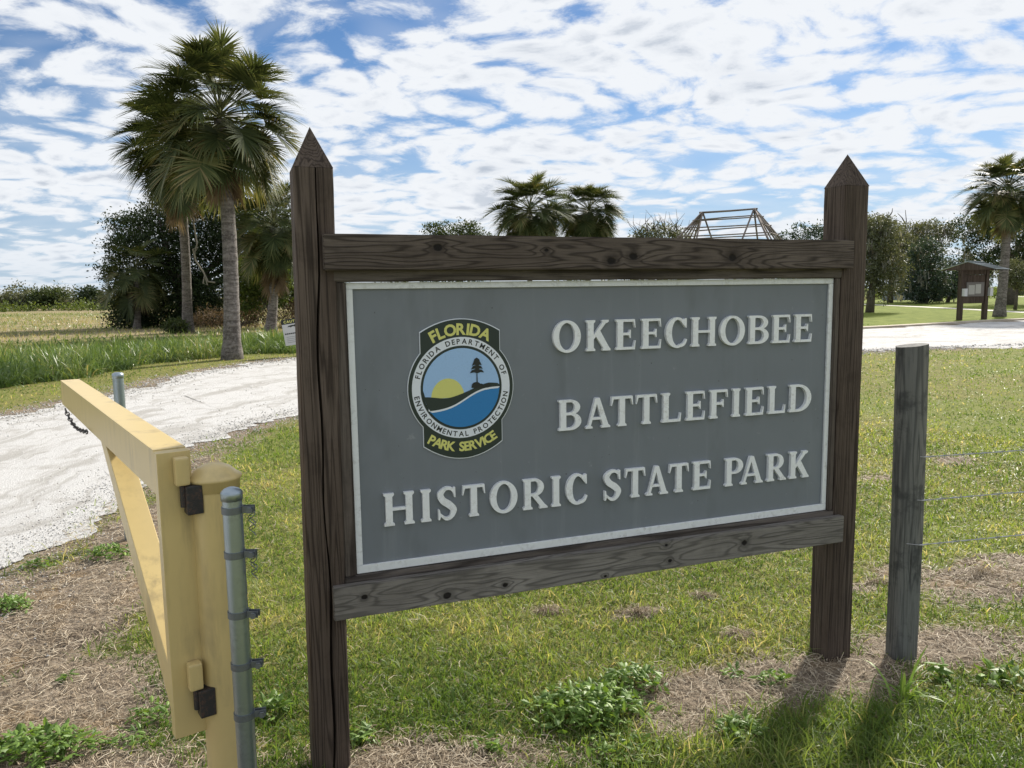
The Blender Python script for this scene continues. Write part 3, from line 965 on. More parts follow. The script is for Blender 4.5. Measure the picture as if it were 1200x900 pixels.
CAP = 0.1385
ROWS = [(1.733, [('O', .893, 1.027), ('K', 1.054, 1.173), ('E', 1.203, 1.304), ('E', 1.335, 1.439), ('C', 1.464, 1.576), ('H', 1.603, 1.741), ('O', 1.763, 1.904), ('B', 1.927, 2.045), ('E', 2.068, 2.175), ('E', 2.202, 2.309)]),
        (1.380, [('B', .917, 1.028), ('A', 1.051, 1.174), ('T', 1.180, 1.293), ('T', 1.309, 1.421), ('L', 1.446, 1.551), ('E', 1.579, 1.684), ('F', 1.712, 1.815), ('I', 1.836, 1.893), ('E', 1.918, 2.026), ('L', 2.054, 2.158), ('D', 2.183, 2.318)]),
        (1.035, [('H', .120, .250), ('I', .274, .327), ('S', .350, .436), ('T', .462, .565), ('O', .588, .715), ('R', .742, .856), ('I', .876, .929), ('C', .951, 1.055), ('S', 1.142, 1.233), ('T', 1.254, 1.360), ('A', 1.365, 1.484), ('T', 1.491, 1.598), ('E', 1.622, 1.724),
                 ('P', 1.807, 1.911), ('A', 1.902, 2.031), ('R', 2.057, 2.171), ('K', 2.195, 2.315)])]
for base, row in ROWS:
    for ch, xa, xb in row:
        w = (xb - xa) / CAP
        V_, F_ = union_prism(glyph(ch, w), CAP, CAP, xa, base, -0.006, 0.0115)
        me_ = bpy.data.meshes.new('letter'); me_.from_pydata(V_, [], F_)
        link('letter', me_, M['letter'], face)

# --- emblem
EX, EZ = 0.4724, 1.600
EMB = empty('emblem', (EX, 0.0115, EZ)); EMB.parent = SGN
EMB['label'] = 'round park service emblem with sun, pine and blue water'


def disc(r_, n=72): return [(r_ * math.cos(2 * math.pi * k / n), r_ * math.sin(2 * math.pi * k / n)) for k in range(n)]


def plate(name, polys, y0, y1, mat, parent=None):
    V_, F_ = union_prism(polys, 1, 1, 0, 0, y0, y1)
    me_ = bpy.data.meshes.new(name); me_.from_pydata(V_, [], F_)
    return link(name, me_, mat, parent or EMB)


top_arc = [(-0.175 + 0.3478 * k / 16, 0.238 + 0.053 * (1 - ((k - 8) / 8) ** 2)) for k in range(17)]
bot_arc = [(0.1775 - 0.348 * k / 16, -0.241 - 0.063 * (1 - ((k - 8) / 8) ** 2)) for k in range(17)]
back = plate('backing_plate', [disc(0.2318), [(-0.175, 0.0)] + [(0.1728, 0.0)] + top_arc[::-1], [(-0.1705, 0.0)] + bot_arc[::-1] + [(0.1775, 0.0)]], -0.006, 0.0, M['em_green'])
inset = plate('backing_edge', [disc(0.2350), [(-0.178, 0.0)] + [(0.1758, 0.0)] + [(x * 1.017, z + 0.0035) for x, z in top_arc[::-1]], [(-0.1735, 0.0)] + [(x * 1.017, z - 0.0035) for x, z in bot_arc[::-1]] + [(0.1805, 0.0)]], -0.0045, 0.0004, M['em_white'])
plate('white_ring', arc(0, 0, 0.2165, 0.2165, 0.180, 0.180, 0, 360, 72), -0.0075, -0.0061, M['em_white'])
RI = 0.1690
plate('sky_disc', [disc(RI)], -0.0070, -0.0061, M['em_sky'])


def band(lo, hi, n=48, r_=RI):
    out = []
    xs = [-r_ * 0.9995 + 2 * r_ * 0.9995 * k / n for k in range(n + 1)]
    for a_, b_ in zip(xs[:-1], xs[1:]):
        q = []
        for x in (a_, b_):
            c_ = math.sqrt(max(r_ * r_ - x * x, 0))
            l_, h_ = max(lo(x), -c_), min(hi(x), c_)
            q.append((x, l_, h_))
        if q[0][2] - q[0][1] < 1e-4 and q[1][2] - q[1][1] < 1e-4: continue
        (xa, la, ha), (xb, lb, hb) = q
        out.append([(xa, min(la, ha)), (xb, min(lb, hb)), (xb, max(lb, hb) + 1e-5), (xa, max(la, ha) + 1e-5)])
    return out


sig = lambda x, c_, k: 1 / (1 + math.exp(-(x - c_) / k))
hill = lambda x: -0.040 + 0.052 * sig(x, 0.055, 0.032) - 0.012 * math.exp(-((x + 0.07) / 0.06) ** 2) - 0.010 * max(0, (x - 0.12) / 0.05) + 0.010
shore = lambda x: -0.094 + 0.098 * sig(x, 0.015, 0.042) - 0.004 * max(0, (x - 0.10) / 0.07)
sunp = [(-0.062 + 0.073 * math.cos(R(a_)), -0.040 + 0.083 * math.sin(R(a_))) for a_ in range(0, 181, 6)]
plate('sun_disc', [sunp], -0.0076, -0.0071, M['em_yellow'])
plate('hill', band(shore, hill), -0.0084, -0.0077, M['em_green'])
plate('shoreline', band(lambda x: shore(x) - 0.008, shore), -0.0090, -0.0077, M['em_white'])
plate('water', band(lambda x: -1, lambda x: shore(x) - 0.0075), -0.0086, -0.0077, M['em_water'])
tx = 0.068
trp = [[(tx - 0.0028, 0.0), (tx + 0.003, 0.0), (tx + 0.0012, 0.10), (tx - 0.0012, 0.10)]]
for zz, ww, hh in ((0.066, 0.032, 0.014), (0.082, 0.026, 0.015), (0.098, 0.022, 0.016), (0.112, 0.015, 0.016)):
    trp.append([(tx - ww, zz - hh * 0.4), (tx - ww * 0.4, zz - hh * 0.15), (tx, zz - hh * 0.5), (tx + ww * 0.55, zz - hh * 0.2), (tx + ww, zz - hh * 0.35), (tx + ww * 0.75, zz + hh * 0.45), (tx, zz + hh * 0.9), (tx - ww * 0.7, zz + hh * 0.5)])
for bx_, bw in ((tx - 0.004, 0.022), (tx + 0.018, 0.012), (tx + 0.047, 0.014)):
    trp.append([(bx_ + bw * math.cos(R(k * 30)), 0.004 + bw * 0.8 * abs(math.sin(R(k * 30))) - (0.006 if k in (0, 6) else 0)) for k in range(0, 7)] + [(bx_, -0.006)])
plate('pine_tree', trp, -0.0094, -0.0085, M['em_black'])

_cache = {}


def char_mesh(ch, bold):
    if (ch, bold) in _cache: return _cache[(ch, bold)]
    cu = bpy.data.curves.new('glyph', 'FONT')
    cu.body = ch; cu.size = 1.0; cu.offset = bold; cu.resolution_u = 3; cu.fill_mode = 'FRONT'
    ob = bpy.data.objects.new('glyph', cu)
    COL.objects.link(ob)
    dg = bpy.context.evaluated_depsgraph_get()
    me_ = bpy.data.meshes.new_from_object(ob.evaluated_get(dg))
    v = np.array([p.co[:2] for p in me_.vertices]) if len(me_.vertices) else np.zeros((0, 2))
    f = [tuple(p.vertices) for p in me_.polygons]
    bpy.data.objects.remove(ob); bpy.data.curves.remove(cu); bpy.data.meshes.remove(me_)
    w = (v[:, 0].min(), v[:, 0].max()) if len(v) else (0, 0.32)
    _cache[(ch, bold)] = (v, f, w)
    return _cache[(ch, bold)]


def ring_text(name, text, rad, size, a_mid, span, y, mat, bold=0.015, bottom=False, parent=None, cy=0.0):
    """letters set around a circle; angles in degrees, clockwise for the top, counter-clockwise at the bottom"""
    ws = []
    for ch in text:
        v, f, w = char_mesh(ch, bold)
        ws.append((w[1] - w[0]) if ch != ' ' else 0.42)
    gap = 0.15
    tot = sum(ws) + gap * (len(ws) - 1)
    V_, F_ = [], []
    pos = 0

    def flush():
        if V_:
            me_ = bpy.data.meshes.new(name); me_.from_pydata(V_, [], F_)
            link(name, me_, mat, parent or EMB)
    for ch, w_ in zip(text, ws):
        c_ = (pos + w_ / 2) / tot - 0.5
        ang = R(a_mid + (c_ * span if bottom else -c_ * span))
        v, f, w = char_mesh(ch, bold)
        if ch == ' ':
            flush(); V_, F_ = [], []
        k = len(V_)
        for p in v:
            lx = (p[0] - (w[0] + w[1]) / 2) * size
            lz = p[1] * size
            if bottom:
                rr = rad - lz; tdx = (-math.sin(ang), math.cos(ang))
            else:
                rr = rad + lz; tdx = (math.sin(ang), -math.cos(ang))
            V_.append((rr * math.cos(ang) + tdx[0] * lx, y, cy + rr * math.sin(ang) + tdx[1] * lx))
        F_ += [tuple(i + k for i in ff) for ff in f]
        pos += w_ + gap
    flush()


ring_text('lettering', 'FLORIDA DEPARTMENT OF', 0.1875, 0.031, 90, 152, -0.0081, M['em_black'], 0.020)
ring_text('lettering', 'ENVIRONMENTAL PROTECTION', 0.2095, 0.031, 270, 165, -0.0081, M['em_black'], 0.020, bottom=True)
ring_text('lettering', 'FLORIDA', 0.245, 0.066, 90, 58, -0.0067, M['em_yellow'], 0.035, cy=-0.018)
ring_text('lettering', 'PARK SERVICE', 0.283, 0.055, 270, 66, -0.0067, M['em_yellow'], 0.035, bottom=True, cy=0.010)

# ------------------------------------------------------------------ yellow swing gate, its post and the galvanised fence post
GN = at(199, 530, 2.62); GF = at(82, 448, 4.95)
gdir = Vector((GF.x - GN.x, GF.y - GN.y, 0)); GLEN = gdir.length
GATE = empty('swing_gate', (GN.x, GN.y, 0), math.atan2(gdir.y, gdir.x))   # local X away along the gate
tag(GATE, 'yellow steel swing gate standing open beside the shell road', 'gate')
GW, ZT = 0.107, 1.480
MB().box(0.004, GLEN, -GW / 2, GW / 2, ZT - 0.155, ZT).build('top_rail', M['yellow'], GATE, bevel=0.0022)
MB().box(-0.055, 0.0005, -GW / 2 - 0.001, GW / 2 + 0.001, 0.45, ZT - 0.004).build('upright', M['yellow'], GATE, bevel=0.0022)
# diagonal brace, mitred against rail and upright
bx1, bz1, bx0, bz0 = 1.30, ZT - 0.156, 0.001, 0.50
br = 0.115
MB().prism([(bx0, bz0), (bx0, bz0 + br * 1.5), (bx1 - br * 1.35, bz1), (bx1, bz1)], -GW / 2 + 0.006, GW / 2 - 0.006).build('brace', M['yellow'], GATE, bevel=0.003)
for zc_ in (1.315, 0.58):
    h = MB().box(-0.110, -0.056, -0.075, -0.022, zc_ - 0.055, zc_ + 0.045).build('hinge', M['iron'], GATE, bevel=0.004)
    MB().box(-0.100, -0.056, -0.040, 0.006, zc_ + 0.048, zc_ + 0.145).build('hinge_lug', M['yellow'], h, bevel=0.007)
    MB().tube([(-0.075, -0.02, zc_ - 0.03), (-0.075, -0.02, zc_ + 0.06)], 0.012, 10).build('hinge_pin', M['iron'], h)

# the chain dangling under the rail
ch = MB()
P0, P1 = Vector((GLEN * 0.90, GW / 2 + 0.012, ZT - 0.155)), Vector((GLEN * 0.56, GW / 2 + 0.012, ZT - 0.16))
NL = 15
prev = None
pts = []
for k in range(NL + 1):
    u = k / NL
    p = P0.lerp(P1, u); p.z -= 0.045 * math.sin(math.pi * u) * (1.25 - 0.5 * u); pts.append(p)
for k in range(NL):
    a_, b_ = pts[k], pts[k + 1]
    d = (b_ - a_); L_ = d.length * 0.68; d.normalize()
    s_ = Vector((0, 1, 0)) if k % 2 else d.cross(Vector((0, 1, 0)))
    c_ = (a_ + b_) / 2
    loop = [c_ + d * (L_ * math.cos(q)) + s_ * (0.011 * math.sin(q)) for q in [2 * math.pi * i / 10 for i in range(11)]]
    ch.tube(loop, 0.0032, 5, cap=False)
CH = ch.build('chain', M['iron'])
CH.matrix_world = Matrix.Translation(GATE.location) @ Matrix.Rotation(GATE.rotation_euler.z, 4, 'Z')
tag(CH, 'rusty dark chain hanging below the top rail of the yellow gate', 'chain')

pp = at(251, 560, 2.66)
GP = empty('gate_post', (pp.x, pp.y, 0))
tag(GP, 'round yellow steel post with domed cap that carries the gate', 'post')
pr = 0.0825
MB().lathe([(pr, -0.3), (pr, 1.355)], 40).build('pipe', M['yellow'], GP, smooth=True)
MB().lathe([(pr + 0.0005, 1.325), (pr + 0.003, 1.326), (pr + 0.004, 1.358), (pr + 0.010, 1.362), (pr + 0.012, 1.368), (pr + 0.009, 1.374), (pr - 0.006, 1.384), (pr - 0.026, 1.403), (0.030, 1.416), (0.0001, 1.420)], 40).build('cap', M['yellow'], GP, smooth=True)

gq = at(272, 590, 2.42)
FP = empty('fence_end_post', (gq.x, gq.y, 0))
tag(FP, 'thin galvanised fence post with clamp bands in front of yellow post', 'post')
fr_ = 0.0310
FP.location.z = -0.019
MB().lathe([(fr_, -0.3), (fr_, 1.372)], 32).build('pipe', M['galv'], FP, smooth=True)
MB().lathe([(fr_ + 0.0005, 1.366), (fr_ + 0.003, 1.367), (fr_ + 0.0035, 1.392), (fr_ + 0.001, 1.397), (fr_ - 0.008, 1.404), (fr_ - 0.02, 1.409), (0.0001, 1.411)], 32).build('cap', M['galv'], FP, smooth=True)
for i, (zb, ang) in enumerate(((1.335, 6), (1.187, 2), (0.985, -4), (0.808, 8), (0.632, 14))):
    bd = MB().lathe([(fr_ + 0.0006, zb - 0.011), (fr_ + 0.0032, zb - 0.011), (fr_ + 0.0032, zb + 0.011), (fr_ + 0.0006, zb + 0.011)], 28).build('tension_band', M['band'], FP, smooth=False)
    rot = Matrix.Rotation(R(ang), 4, 'Z')
    m2 = MB()
    m2.box(fr_, fr_ + 0.038, -0.0105, -0.0075, zb - 0.011, zb + 0.011, rot)
    m2.box(fr_, fr_ + 0.038, 0.0075, 0.0105, zb - 0.011, zb + 0.011, rot)
    m2.build('band_lug', M['band'], bd)
    m3 = MB()
    m3.tube([rot @ Vector((fr_ + 0.026, -0.02, zb)), rot @ Vector((fr_ + 0.026, 0.022, zb))], 0.0055, 8)
    m3.tube([rot @ Vector((fr_ + 0.026, -0.024, zb)), rot @ Vector((fr_ + 0.026, -0.0175, zb))], 0.0105, 6)
    m3.build('bolt', M['band'], bd)
    if i < 2:
        m4 = MB()
        for s_ in (0, 1):
            wp = [rot @ Vector((fr_ + 0.028 + 0.012 * math.sin(q * 1.9 + s_ * 1.7), 0.006 * math.cos(q * 2.3 + s_), zb - 0.008 - 0.012 * q)) for q in np.linspace(0, 5.5 + s_, 12)]
            m4.tube(wp, 0.0016, 5)
        m4.build('wire_tie', M['band'], bd)

# galvanised bollard across the road entrance
bp = G(141, 480); bq = at(141, 480, 6.2)
BL = empty('bollard', (bq.x, bq.y, 0))
tag(BL, 'short galvanised steel bollard with domed top behind the gate rail', 'bollard')
ztop = at(141, 436, 6.2).z
MB().lathe([(0.041, -0.2), (0.041, ztop - 0.05)], 24).build('pipe', M['galv'], BL, smooth=True)
MB().lathe([(0.0415, ztop - 0.05), (0.044, ztop - 0.048), (0.044, ztop - 0.02), (0.038, ztop - 0.009), (0.022, ztop - 0.002), (0.0001, ztop)], 24).build('cap', M['galv'], BL, smooth=True)

# ------------------------------------------------------------------ round timber fence post and barbed wires
FPB = G(1058, 770)


def fence_post(loc, label, h=1.70, r_=0.069, seed=1):
    rr = random.Random(seed)
    e_ = empty('fence_post', loc)
    tag(e_, label, 'post', 'round timber fence posts')
    n, ns = 28, 30
    V_, F_ = [], []
    for k in range(ns + 1):
        z = -0.3 + (h + 0.3) * k / ns
        for j in range(n):
            a_ = 2 * math.pi * j / n
            q = r_ * (1.03 - 0.05 * k / ns + 0.045 * math.sin(a_ * 2 + z * 0.9 + seed) + 0.03 * math.sin(a_ * 5 + z * 2.1) + 0.03 * math.sin(a_ + z * 3.3) + 0.006 * math.sin(a_ * 11 + z * 4)) + rr.uniform(-.0008, .0008)
            V_.append((q * math.cos(a_) + 0.006 * math.sin(z * 2), q * math.sin(a_) + 0.004 * math.sin(z * 2.7), z + (0.008 * math.cos(a_) if k == ns else 0)))
    for i in range(ns):
        for j in range(n): F_.append((i * n + j, i * n + (j + 1) % n, (i + 1) * n + (j + 1) % n, (i + 1) * n + j))
    k = len(V_)
    me_ = bpy.data.meshes.new('shaft'); me_.from_pydata(V_, [], F_)
    s_ = link('shaft', me_, M['fence_wood'], e_, smooth=True)
    V2 = V_[-n:]
    me_ = bpy.data.meshes.new('cut_end'); me_.from_pydata(V2, [], [tuple(range(n))])
    link('cut_end', me_, M['fence_wood'], e_)
    return e_


FE = fence_post((FPB.x - 0.008, FPB.y, 0), 'round weathered grey fence post standing beside the big sign', r_=0.075)
FE.rotation_euler = (0, -0.013, 0)
wdir = Vector((0.97, 0.235, 0)).normalized()
FE2 = FPB + wdir * 4.2
fence_post((FE2.x, FE2.y, 0), 'round timber fence post farther along the barbed wire, right of the picture', 1.66, 0.074, 5)
for nm, zw in (('top', 1.125), ('middle', 0.895), ('lowest', 0.655)):
    w_ = MB()
    A = FPB + Vector((0.02, -0.075, zw)); B = FE2 + Vector((0, -0.077, zw + 0.01))
    n = 160
    for ph in (0, math.pi):
        pts = []
        for k in range(n + 1):
            u = k / n
            p = A.lerp(B, u); p.z -= 0.012 * math.sin(math.pi * u)
            q = u * 150 + ph
            pts.append(p + Vector((0, math.cos(q), math.sin(q))) * 0.0021)
        w_.tube(pts, 0.0020, 4)
    for k in range(1, 34):
        p = A.lerp(B, k / 34); p.z -= 0.012 * math.sin(math.pi * k / 34)
        for s_ in (-1, 1):
            w_.tube([p + Vector((-0.004, 0.012 * s_, -0.013)), p + Vector((0.004, -0.012 * s_, 0.013))], 0.0012, 4)
    # staple and wrap at the post
    w_.tube([A + Vector((-0.095, 0.060, 0.002)), A + Vector((-0.06, 0.012, 0.004)), A + Vector((0.0, -0.002, 0))], 0.0016, 4)
    tag(w_.build('barbed_wire', M['wire']), nm + ' of three barbed wires stretched from the fence post', 'wire', 'barbed wires')

# ------------------------------------------------------------------ caution sign at the road's far side
cs = at(345, 390, 25.4)
CS = empty('caution_sign', (cs.x, cs.y, 0), 0.12)
tag(CS, 'small white caution notice with black header, leaning on a green post', 'sign')
MB().tube([(0.10, 0.03, -0.2), (0.10, 0.03, 1.0)], 0.03, 8).build('post', rough_paint('sign_post_green', (0.03, 0.05, 0.03), 0.2), CS)
PB = empty('notice_panel', (0.02, 0, 0.39)); PB.parent = CS; PB.rotation_euler = (0, R(-8), 0)
# the panel and its print
def slab(name, x0, x1, z0, z1, y0, y1, mat): return MB().box(x0, x1, y0, y1, z0, z1).build(name, mat, PB)
slab('sheet', -0.32, 0.32, 0, 0.86, 0, 0.01, M['sign_white'])
slab('header', -0.32, 0.32, 0.70, 0.86, -0.004, -0.001, M['em_black'])
V_, F_ = [], []
x = -0.245
for chh in 'CAUTION':
    v, f, w = char_mesh(chh, 0.03)
    k = len(V_); V_ += [(x + (p[0] - w[0]) * 0.115, -0.006, 0.74 + p[1] * 0.115) for p in v]; F_ += [tuple(i + k for i in ff) for ff in f]
    x += (w[1] - w[0]) * 0.115 + 0.014
me_ = bpy.data.meshes.new('lettering'); me_.from_pydata(V_, [], F_); link('lettering', me_, M['em_yellow'], PB)
MB().prism([(-0.16, 0.60), (-0.10, 0.645), (0.0, 0.655), (0.06, 0.65), (0.10, 0.67), (0.12, 0.645), (0.19, 0.63), (0.10, 0.615), (0.08, 0.58), (0.06, 0.61), (-0.02, 0.60), (-0.05, 0.57), (-0.06, 0.605)], -0.004, -0.001).build('reptile_outline', M['em_black'], PB)
for k in range(9):
    x0 = -0.27 + k * 0.06
    slab('print', x0, x0 + 0.047, 0.36, 0.405, -0.004, -0.001, M['em_black'])
for k in range(4):
    slab('print', -0.24, 0.24 - 0.03 * (k % 2), 0.27 - 0.06 * k, 0.285 - 0.06 * k, -0.004, -0.001, M['sign_grey'])

# ------------------------------------------------------------------ information kiosk
kl, kr = G(1124, 375), G(1153, 374)
kd = (kr - kl); KL = kd.length
KI = empty('information_kiosk', kl, math.atan2(kd.y, kd.x))
tag(KI, 'brown timber information kiosk with metal gable roof on the far lawn', 'kiosk')
ZE = 2.95
for x in (0.0, KL):
    MB().box(x - 0.12, x + 0.12, -0.12, 0.12, -0.2, ZE).build('post', M['kiosk_wood'], KI, bevel=0.01)
MB().box(0.125, KL - 0.125, -0.05, 0.07, 0.98, ZE - 0.3).build('board', M['kiosk_wood'], KI)
MB().box(0.35, KL - 0.25, -0.10, -0.055, 1.38, 2.22).build('notice_case', M['board'], KI, bevel=0.01)
MB().box(0.50, 1.00, -0.107, -0.102, 1.5, 2.05).build('notice', M['paper'], KI)
MB().box(1.06, 1.50, -0.107, -0.102, 1.55, 2.1).build('notice', M['paper'], KI)
MB().box(-0.06, 0.20, -0.30, -0.125, 1.4, 1.85).build('leaflet_box', M['sign_white'], KI, bevel=0.01)
MB().box(KL + 0.02, KL + 0.26, -0.30, -0.125, 1.4, 1.9).build('leaflet_box', M['sign_white'], KI, bevel=0.01)
MB().box(-0.16, KL + 0.16, -0.09, 0.09, ZE - 0.28, ZE + 0.02).build('beam', M['kiosk_wood'], KI)
# gable roof: ridge runs front to back, swung a little, overhanging both sides
RF = empty('roof', (KL / 2, 0, ZE)); RF.parent = KI; RF.rotation_euler = (0, 0, R(-70))
hw, hl, rz_ = 1.5, 1.15, 0.45
for s_ in (-1, 1):
    n = 7
    for k in range(n):
        y0, y1 = -hl + 2 * hl * k / n + 0.004, -hl + 2 * hl * (k + 1) / n - 0.004
        V_ = [(0, y0, rz_), (0, y1, rz_), (s_ * hw, y1, 0.0), (s_ * hw, y0, 0.0)]
        V_ += [(p[0], p[1], p[2] + 0.03) for p in V_]
        MB().add(V_, [(0, 1, 2, 3), (4, 7, 6, 5), (0, 3, 7, 4), (1, 5, 6, 2), (2, 6, 7, 3), (0, 4, 5, 1)]).build('roof_sheet', M['roof_metal'], RF)
for y in (-hl + 0.02, hl - 0.06):
    MB().prism([(-hw + 0.05, -0.02), (hw - 0.05, -0.02), (0, rz_ - 0.01)], y, y + 0.04).build('gable_board', M['kiosk_wood'], RF)
MB().box(-0.12, 0.12, -hl - 0.02, hl + 0.02, rz_ + 0.025, rz_ + 0.06).build('ridge_cap', M['roof_metal'], RF)

# ------------------------------------------------------------------ bare pole roof frame (open thatched shelter without its thatch)
cr = at(853, 247, 52)
CK = empty('shelter_frame', (cr.x, cr.y, 0), R(-33))
tag(CK, 'bare pole frame of a hipped shelter roof rising behind the sign', 'shelter')
zr = cr.z; zl = 2.6; rl, ex, ey = 1.75, 4.8, 4.0


def pole(name, a_, b_, r_=0.055):
    a_, b_ = Vector(a_), Vector(b_)
    mid_ = (a_ + b_) / 2 + Vector((random.uniform(-.05, .05), random.uniform(-.05, .05), random.uniform(-.04, .04)))
    d = (b_ - a_)
    L_ = d.length
    mb = MB(); mb.tube([(0, 0, 0), (L_ / 2, random.uniform(-.03, .03), random.uniform(-.03, .03)), (L_, 0, 0)], [r_, r_ * 0.95, r_ * 0.85], 7)
    o_ = mb.build(name, M['pole_wood'], CK, smooth=True)
    o_.location = a_
    o_.rotation_euler = d.to_track_quat('X', 'Z').to_euler()
    return o_


pole('ridge_pole', (-rl - 0.2, 0, zr), (rl + 0.2, 0, zr), 0.07)
for sx in (-1, 1):
    for sy in (-1, 1):
        pole('rafter', (sx * rl, 0, zr + 0.02), (sx * ex, sy * ey, zl), 0.07)
        pole('rafter', (sx * rl * 0.98, 0, zr), (sx * 1.3, sy * ey, zl), 0.06)
        pole('post', (sx * (ex - 0.9), sy * (ey - 0.8), -0.2), (sx * (ex - 0.9), sy * (ey - 0.8), zl + 0.9), 0.11)
    pole('rafter', (sx * rl, 0, zr), (sx * ex, 0, zl), 0.06)
    for sy in (-1, 1): pole('rafter', (sx * rl, 0, zr), (sx * ex, sy * ey * 0.5, zl), 0.05)
for k in range(1, 8):
    u = k / 8 * 1.0
    z = zr + (zl - zr) * u
    xx, yy = rl + (ex - rl) * u, ey * u
    j = lambda: random.uniform(-.06, .06)
    for sy in (-1, 1): pole('purlin', (-xx - 0.1, sy * yy, z + 0.07 + j()), (xx + 0.1, sy * yy, z + 0.07 + j()), 0.045)
    for sx in (-1, 1): pole('purlin', (sx * xx, -yy, z + 0.05 + j()), (sx * xx, yy, z + 0.05 + j()), 0.04)
for sy in (-1, 1): pole('tie_beam', (-ex, sy * (ey - 0.8), zl + 0.9), (ex, sy * (ey - 0.8), zl + 0.9), 0.09)


# ------------------------------------------------------------------ buildings far off on the right
def shed(name, x0, y0, w, d, h, rz, mat, label, cat, roof=True, holes=()):
    e_ = empty(name, (x0, y0, 0), rz); tag(e_, label, cat)
    MB().box(0, w, 0, d, -0.1, h).build('wall', mat, e_)
    if roof:
        MB().prism([(-0.3, h + 0.003), (w + 0.3, h + 0.003), (w + 0.3, h + 0.18), (w / 2, h + 0.75), (-0.3, h + 0.18)], -0.4, d + 0.4).build('roof', M['roof_metal'], e_)
    for (a_, b_, c_, d_) in holes:
        MB().box(a_, b_, -0.05, -0.005, c_, d_).build('opening', M['dark_open'], e_)
    return e_


bw_ = G(1034, 352)
BW = empty('low_wall', (bw_.x, bw_.y, 0), -0.12)
tag(BW, 'low blue-grey panel wall seen between the far trees', 'wall')
for k in range(6):
    MB().box(k * 1.25, k * 1.25 + 1.235, 0, 0.2, -0.1, 1.55).build('panel', M['wall_grey'], BW)
bs = G(1176, 346)
shed('pale_shed', bs.x, bs.y, 4.5, 4, 2.3, -0.3, M['wall_pale'], 'pale shed with dark opening right of the tall palm', 'shed', holes=((2.4, 4.0, 0, 1.8),))
gr_ = G(1117, 354)
GRL = empty('park_grill', (gr_.x, gr_.y, 0), 0.3); tag(GRL, 'small dark park grill on a post left of the kiosk', 'grill')
MB().box(-0.45, 0.45, -0.3, 0.3, 0.85, 1.15).build('fire_box', M['iron'], GRL, bevel=0.02)
MB().tube([(0.1, 0, -0.1), (0.1, 0, 0.85)], 0.08, 8).build('post', M['iron'], GRL)


# ------------------------------------------------------------------ palms
def frond_mesh(elev, length, seed, dead=False):
    """a costapalmate fan leaf leaving the trunk at the given elevation; X outwards, Z up"""
    rr = np.random.default_rng(seed)
    V_, F4, F3, T_ = [], [], [], []
    # petiole curve
    n = 7
    ang = elev
    p = np.array([0.0, 0, 0]); path = [p.copy()]
    pl = length * rr.uniform(0.50, 0.85)
    for k in range(n):
        p = p + np.array([math.cos(ang), 0, math.sin(ang)]) * pl / n
        ang -= (0.028 if not dead else 0.09) * (0.6 + math.cos(ang))
        path.append(p.copy())
    # petiole as a flat three-sided strip
    for k, q in enumerate(path):
        w = 0.028 * (1.15 - 0.5 * k / n)
        V_ += [q + (0, w, 0.012), q + (0, -w, 0.012), q + (0, 0, -0.02)]; T_ += [0.75] * 3
    for k in range(n):
        a_ = k * 3
        for i in range(3):
            j = (i + 1) % 3
            F4.append((a_ + i, a_ + j, a_ + 3 + j, a_ + 3 + i))
    # costa continues and arches over; blades leave it on both sides
    nseg = 46 if not dead else 30
    base_t = rr.uniform(0.25, 0.75)
    c_len = length * 0.30
    cang = ang
    costa = [p.copy()]; cangs = [cang]
    for k in range(6):
        p = p + np.array([math.cos(cang), 0, math.sin(cang)]) * c_len / 6
        cang -= 0.09 if not dead else 0.05
        costa.append(p.copy()); cangs.append(cang)
    costa = np.array(costa)
    for s_ in range(nseg):
        u = (s_ + 0.5) / nseg * 2 - 1                       # -1 .. 1 across the fan
        side = 1 if u > 0 else -1
        au = abs(u)
        ci = (1 - au) * 6
        i0 = int(min(ci, 5)); fr = ci - i0
        root = costa[i0] * (1 - fr) + costa[i0 + 1] * fr
        ca = cangs[i0]
        fwd = np.array([math.cos(ca), 0, math.sin(ca)]); upv = np.array([-math.sin(ca), 0, math.cos(ca)])
        phi = (au ** 0.85) * R(118) * (0.55 if dead else 1.0) + rr.normal(0, 0.03)
        fold = 0.22 + 0.12 * au                              # the two halves fold upwards like a shallow V
        d = fwd * math.cos(phi) + np.array([0, side, 0]) * math.sin(phi) * math.cos(fold) + upv * math.sin(phi) * math.sin(fold)
        L_ = length * (0.52 - 0.13 * au) * rr.uniform(0.88, 1.08)
        wmax = length * 0.0175 * rr.uniform(0.85, 1.15)
        nrm = np.cross(d, upv); nrm /= np.linalg.norm(nrm) + 1e-9
        k0 = len(V_)
        q = root.copy(); dd = d.copy()
        steps = 5
        drop = (0.04 + 0.30 * rr.random() ** 2) * (1.6 if dead else 1.0)
        tt = np.clip(base_t + rr.normal(0, 0.13), 0, 1)
        for k in range(steps + 1):
            f = k / steps
            w = wmax * (0.35 + 1.3 * f if f < 0.4 else (0.87 * (1 - f) / 0.6 + 0.02))
            V_ += [q + nrm * w, q - nrm * w]; T_ += [min(1, tt + 0.25 * f * f)] * 2
            dd = dd + np.array([0, 0, -drop * (f ** 1.3) * 1.3])
            dd /= np.linalg.norm(dd)
            q = q + dd * L_ / steps
        for k in range(steps):
            a_ = k0 + 2 * k
            F4.append((a_, a_ + 1, a_ + 3, a_ + 2))
    me_ = npmesh('frond', np.array(V_), [np.array(F4)], T_, (M['frond_dead'] if dead else M['frond'],))
    return me_


ELEVS = [82, 68, 54, 40, 26, 12, -3, -18, -34, -52]
FR = {(e_, k): frond_mesh(R(e_), 1.95, 100 + i * 7 + k) for i, e_ in enumerate(ELEVS) for k in range(3)}
FD = [frond_mesh(R(e_), 1.9, 900 + i, True) for i, e_ in enumerate((-62, -74, -82))]


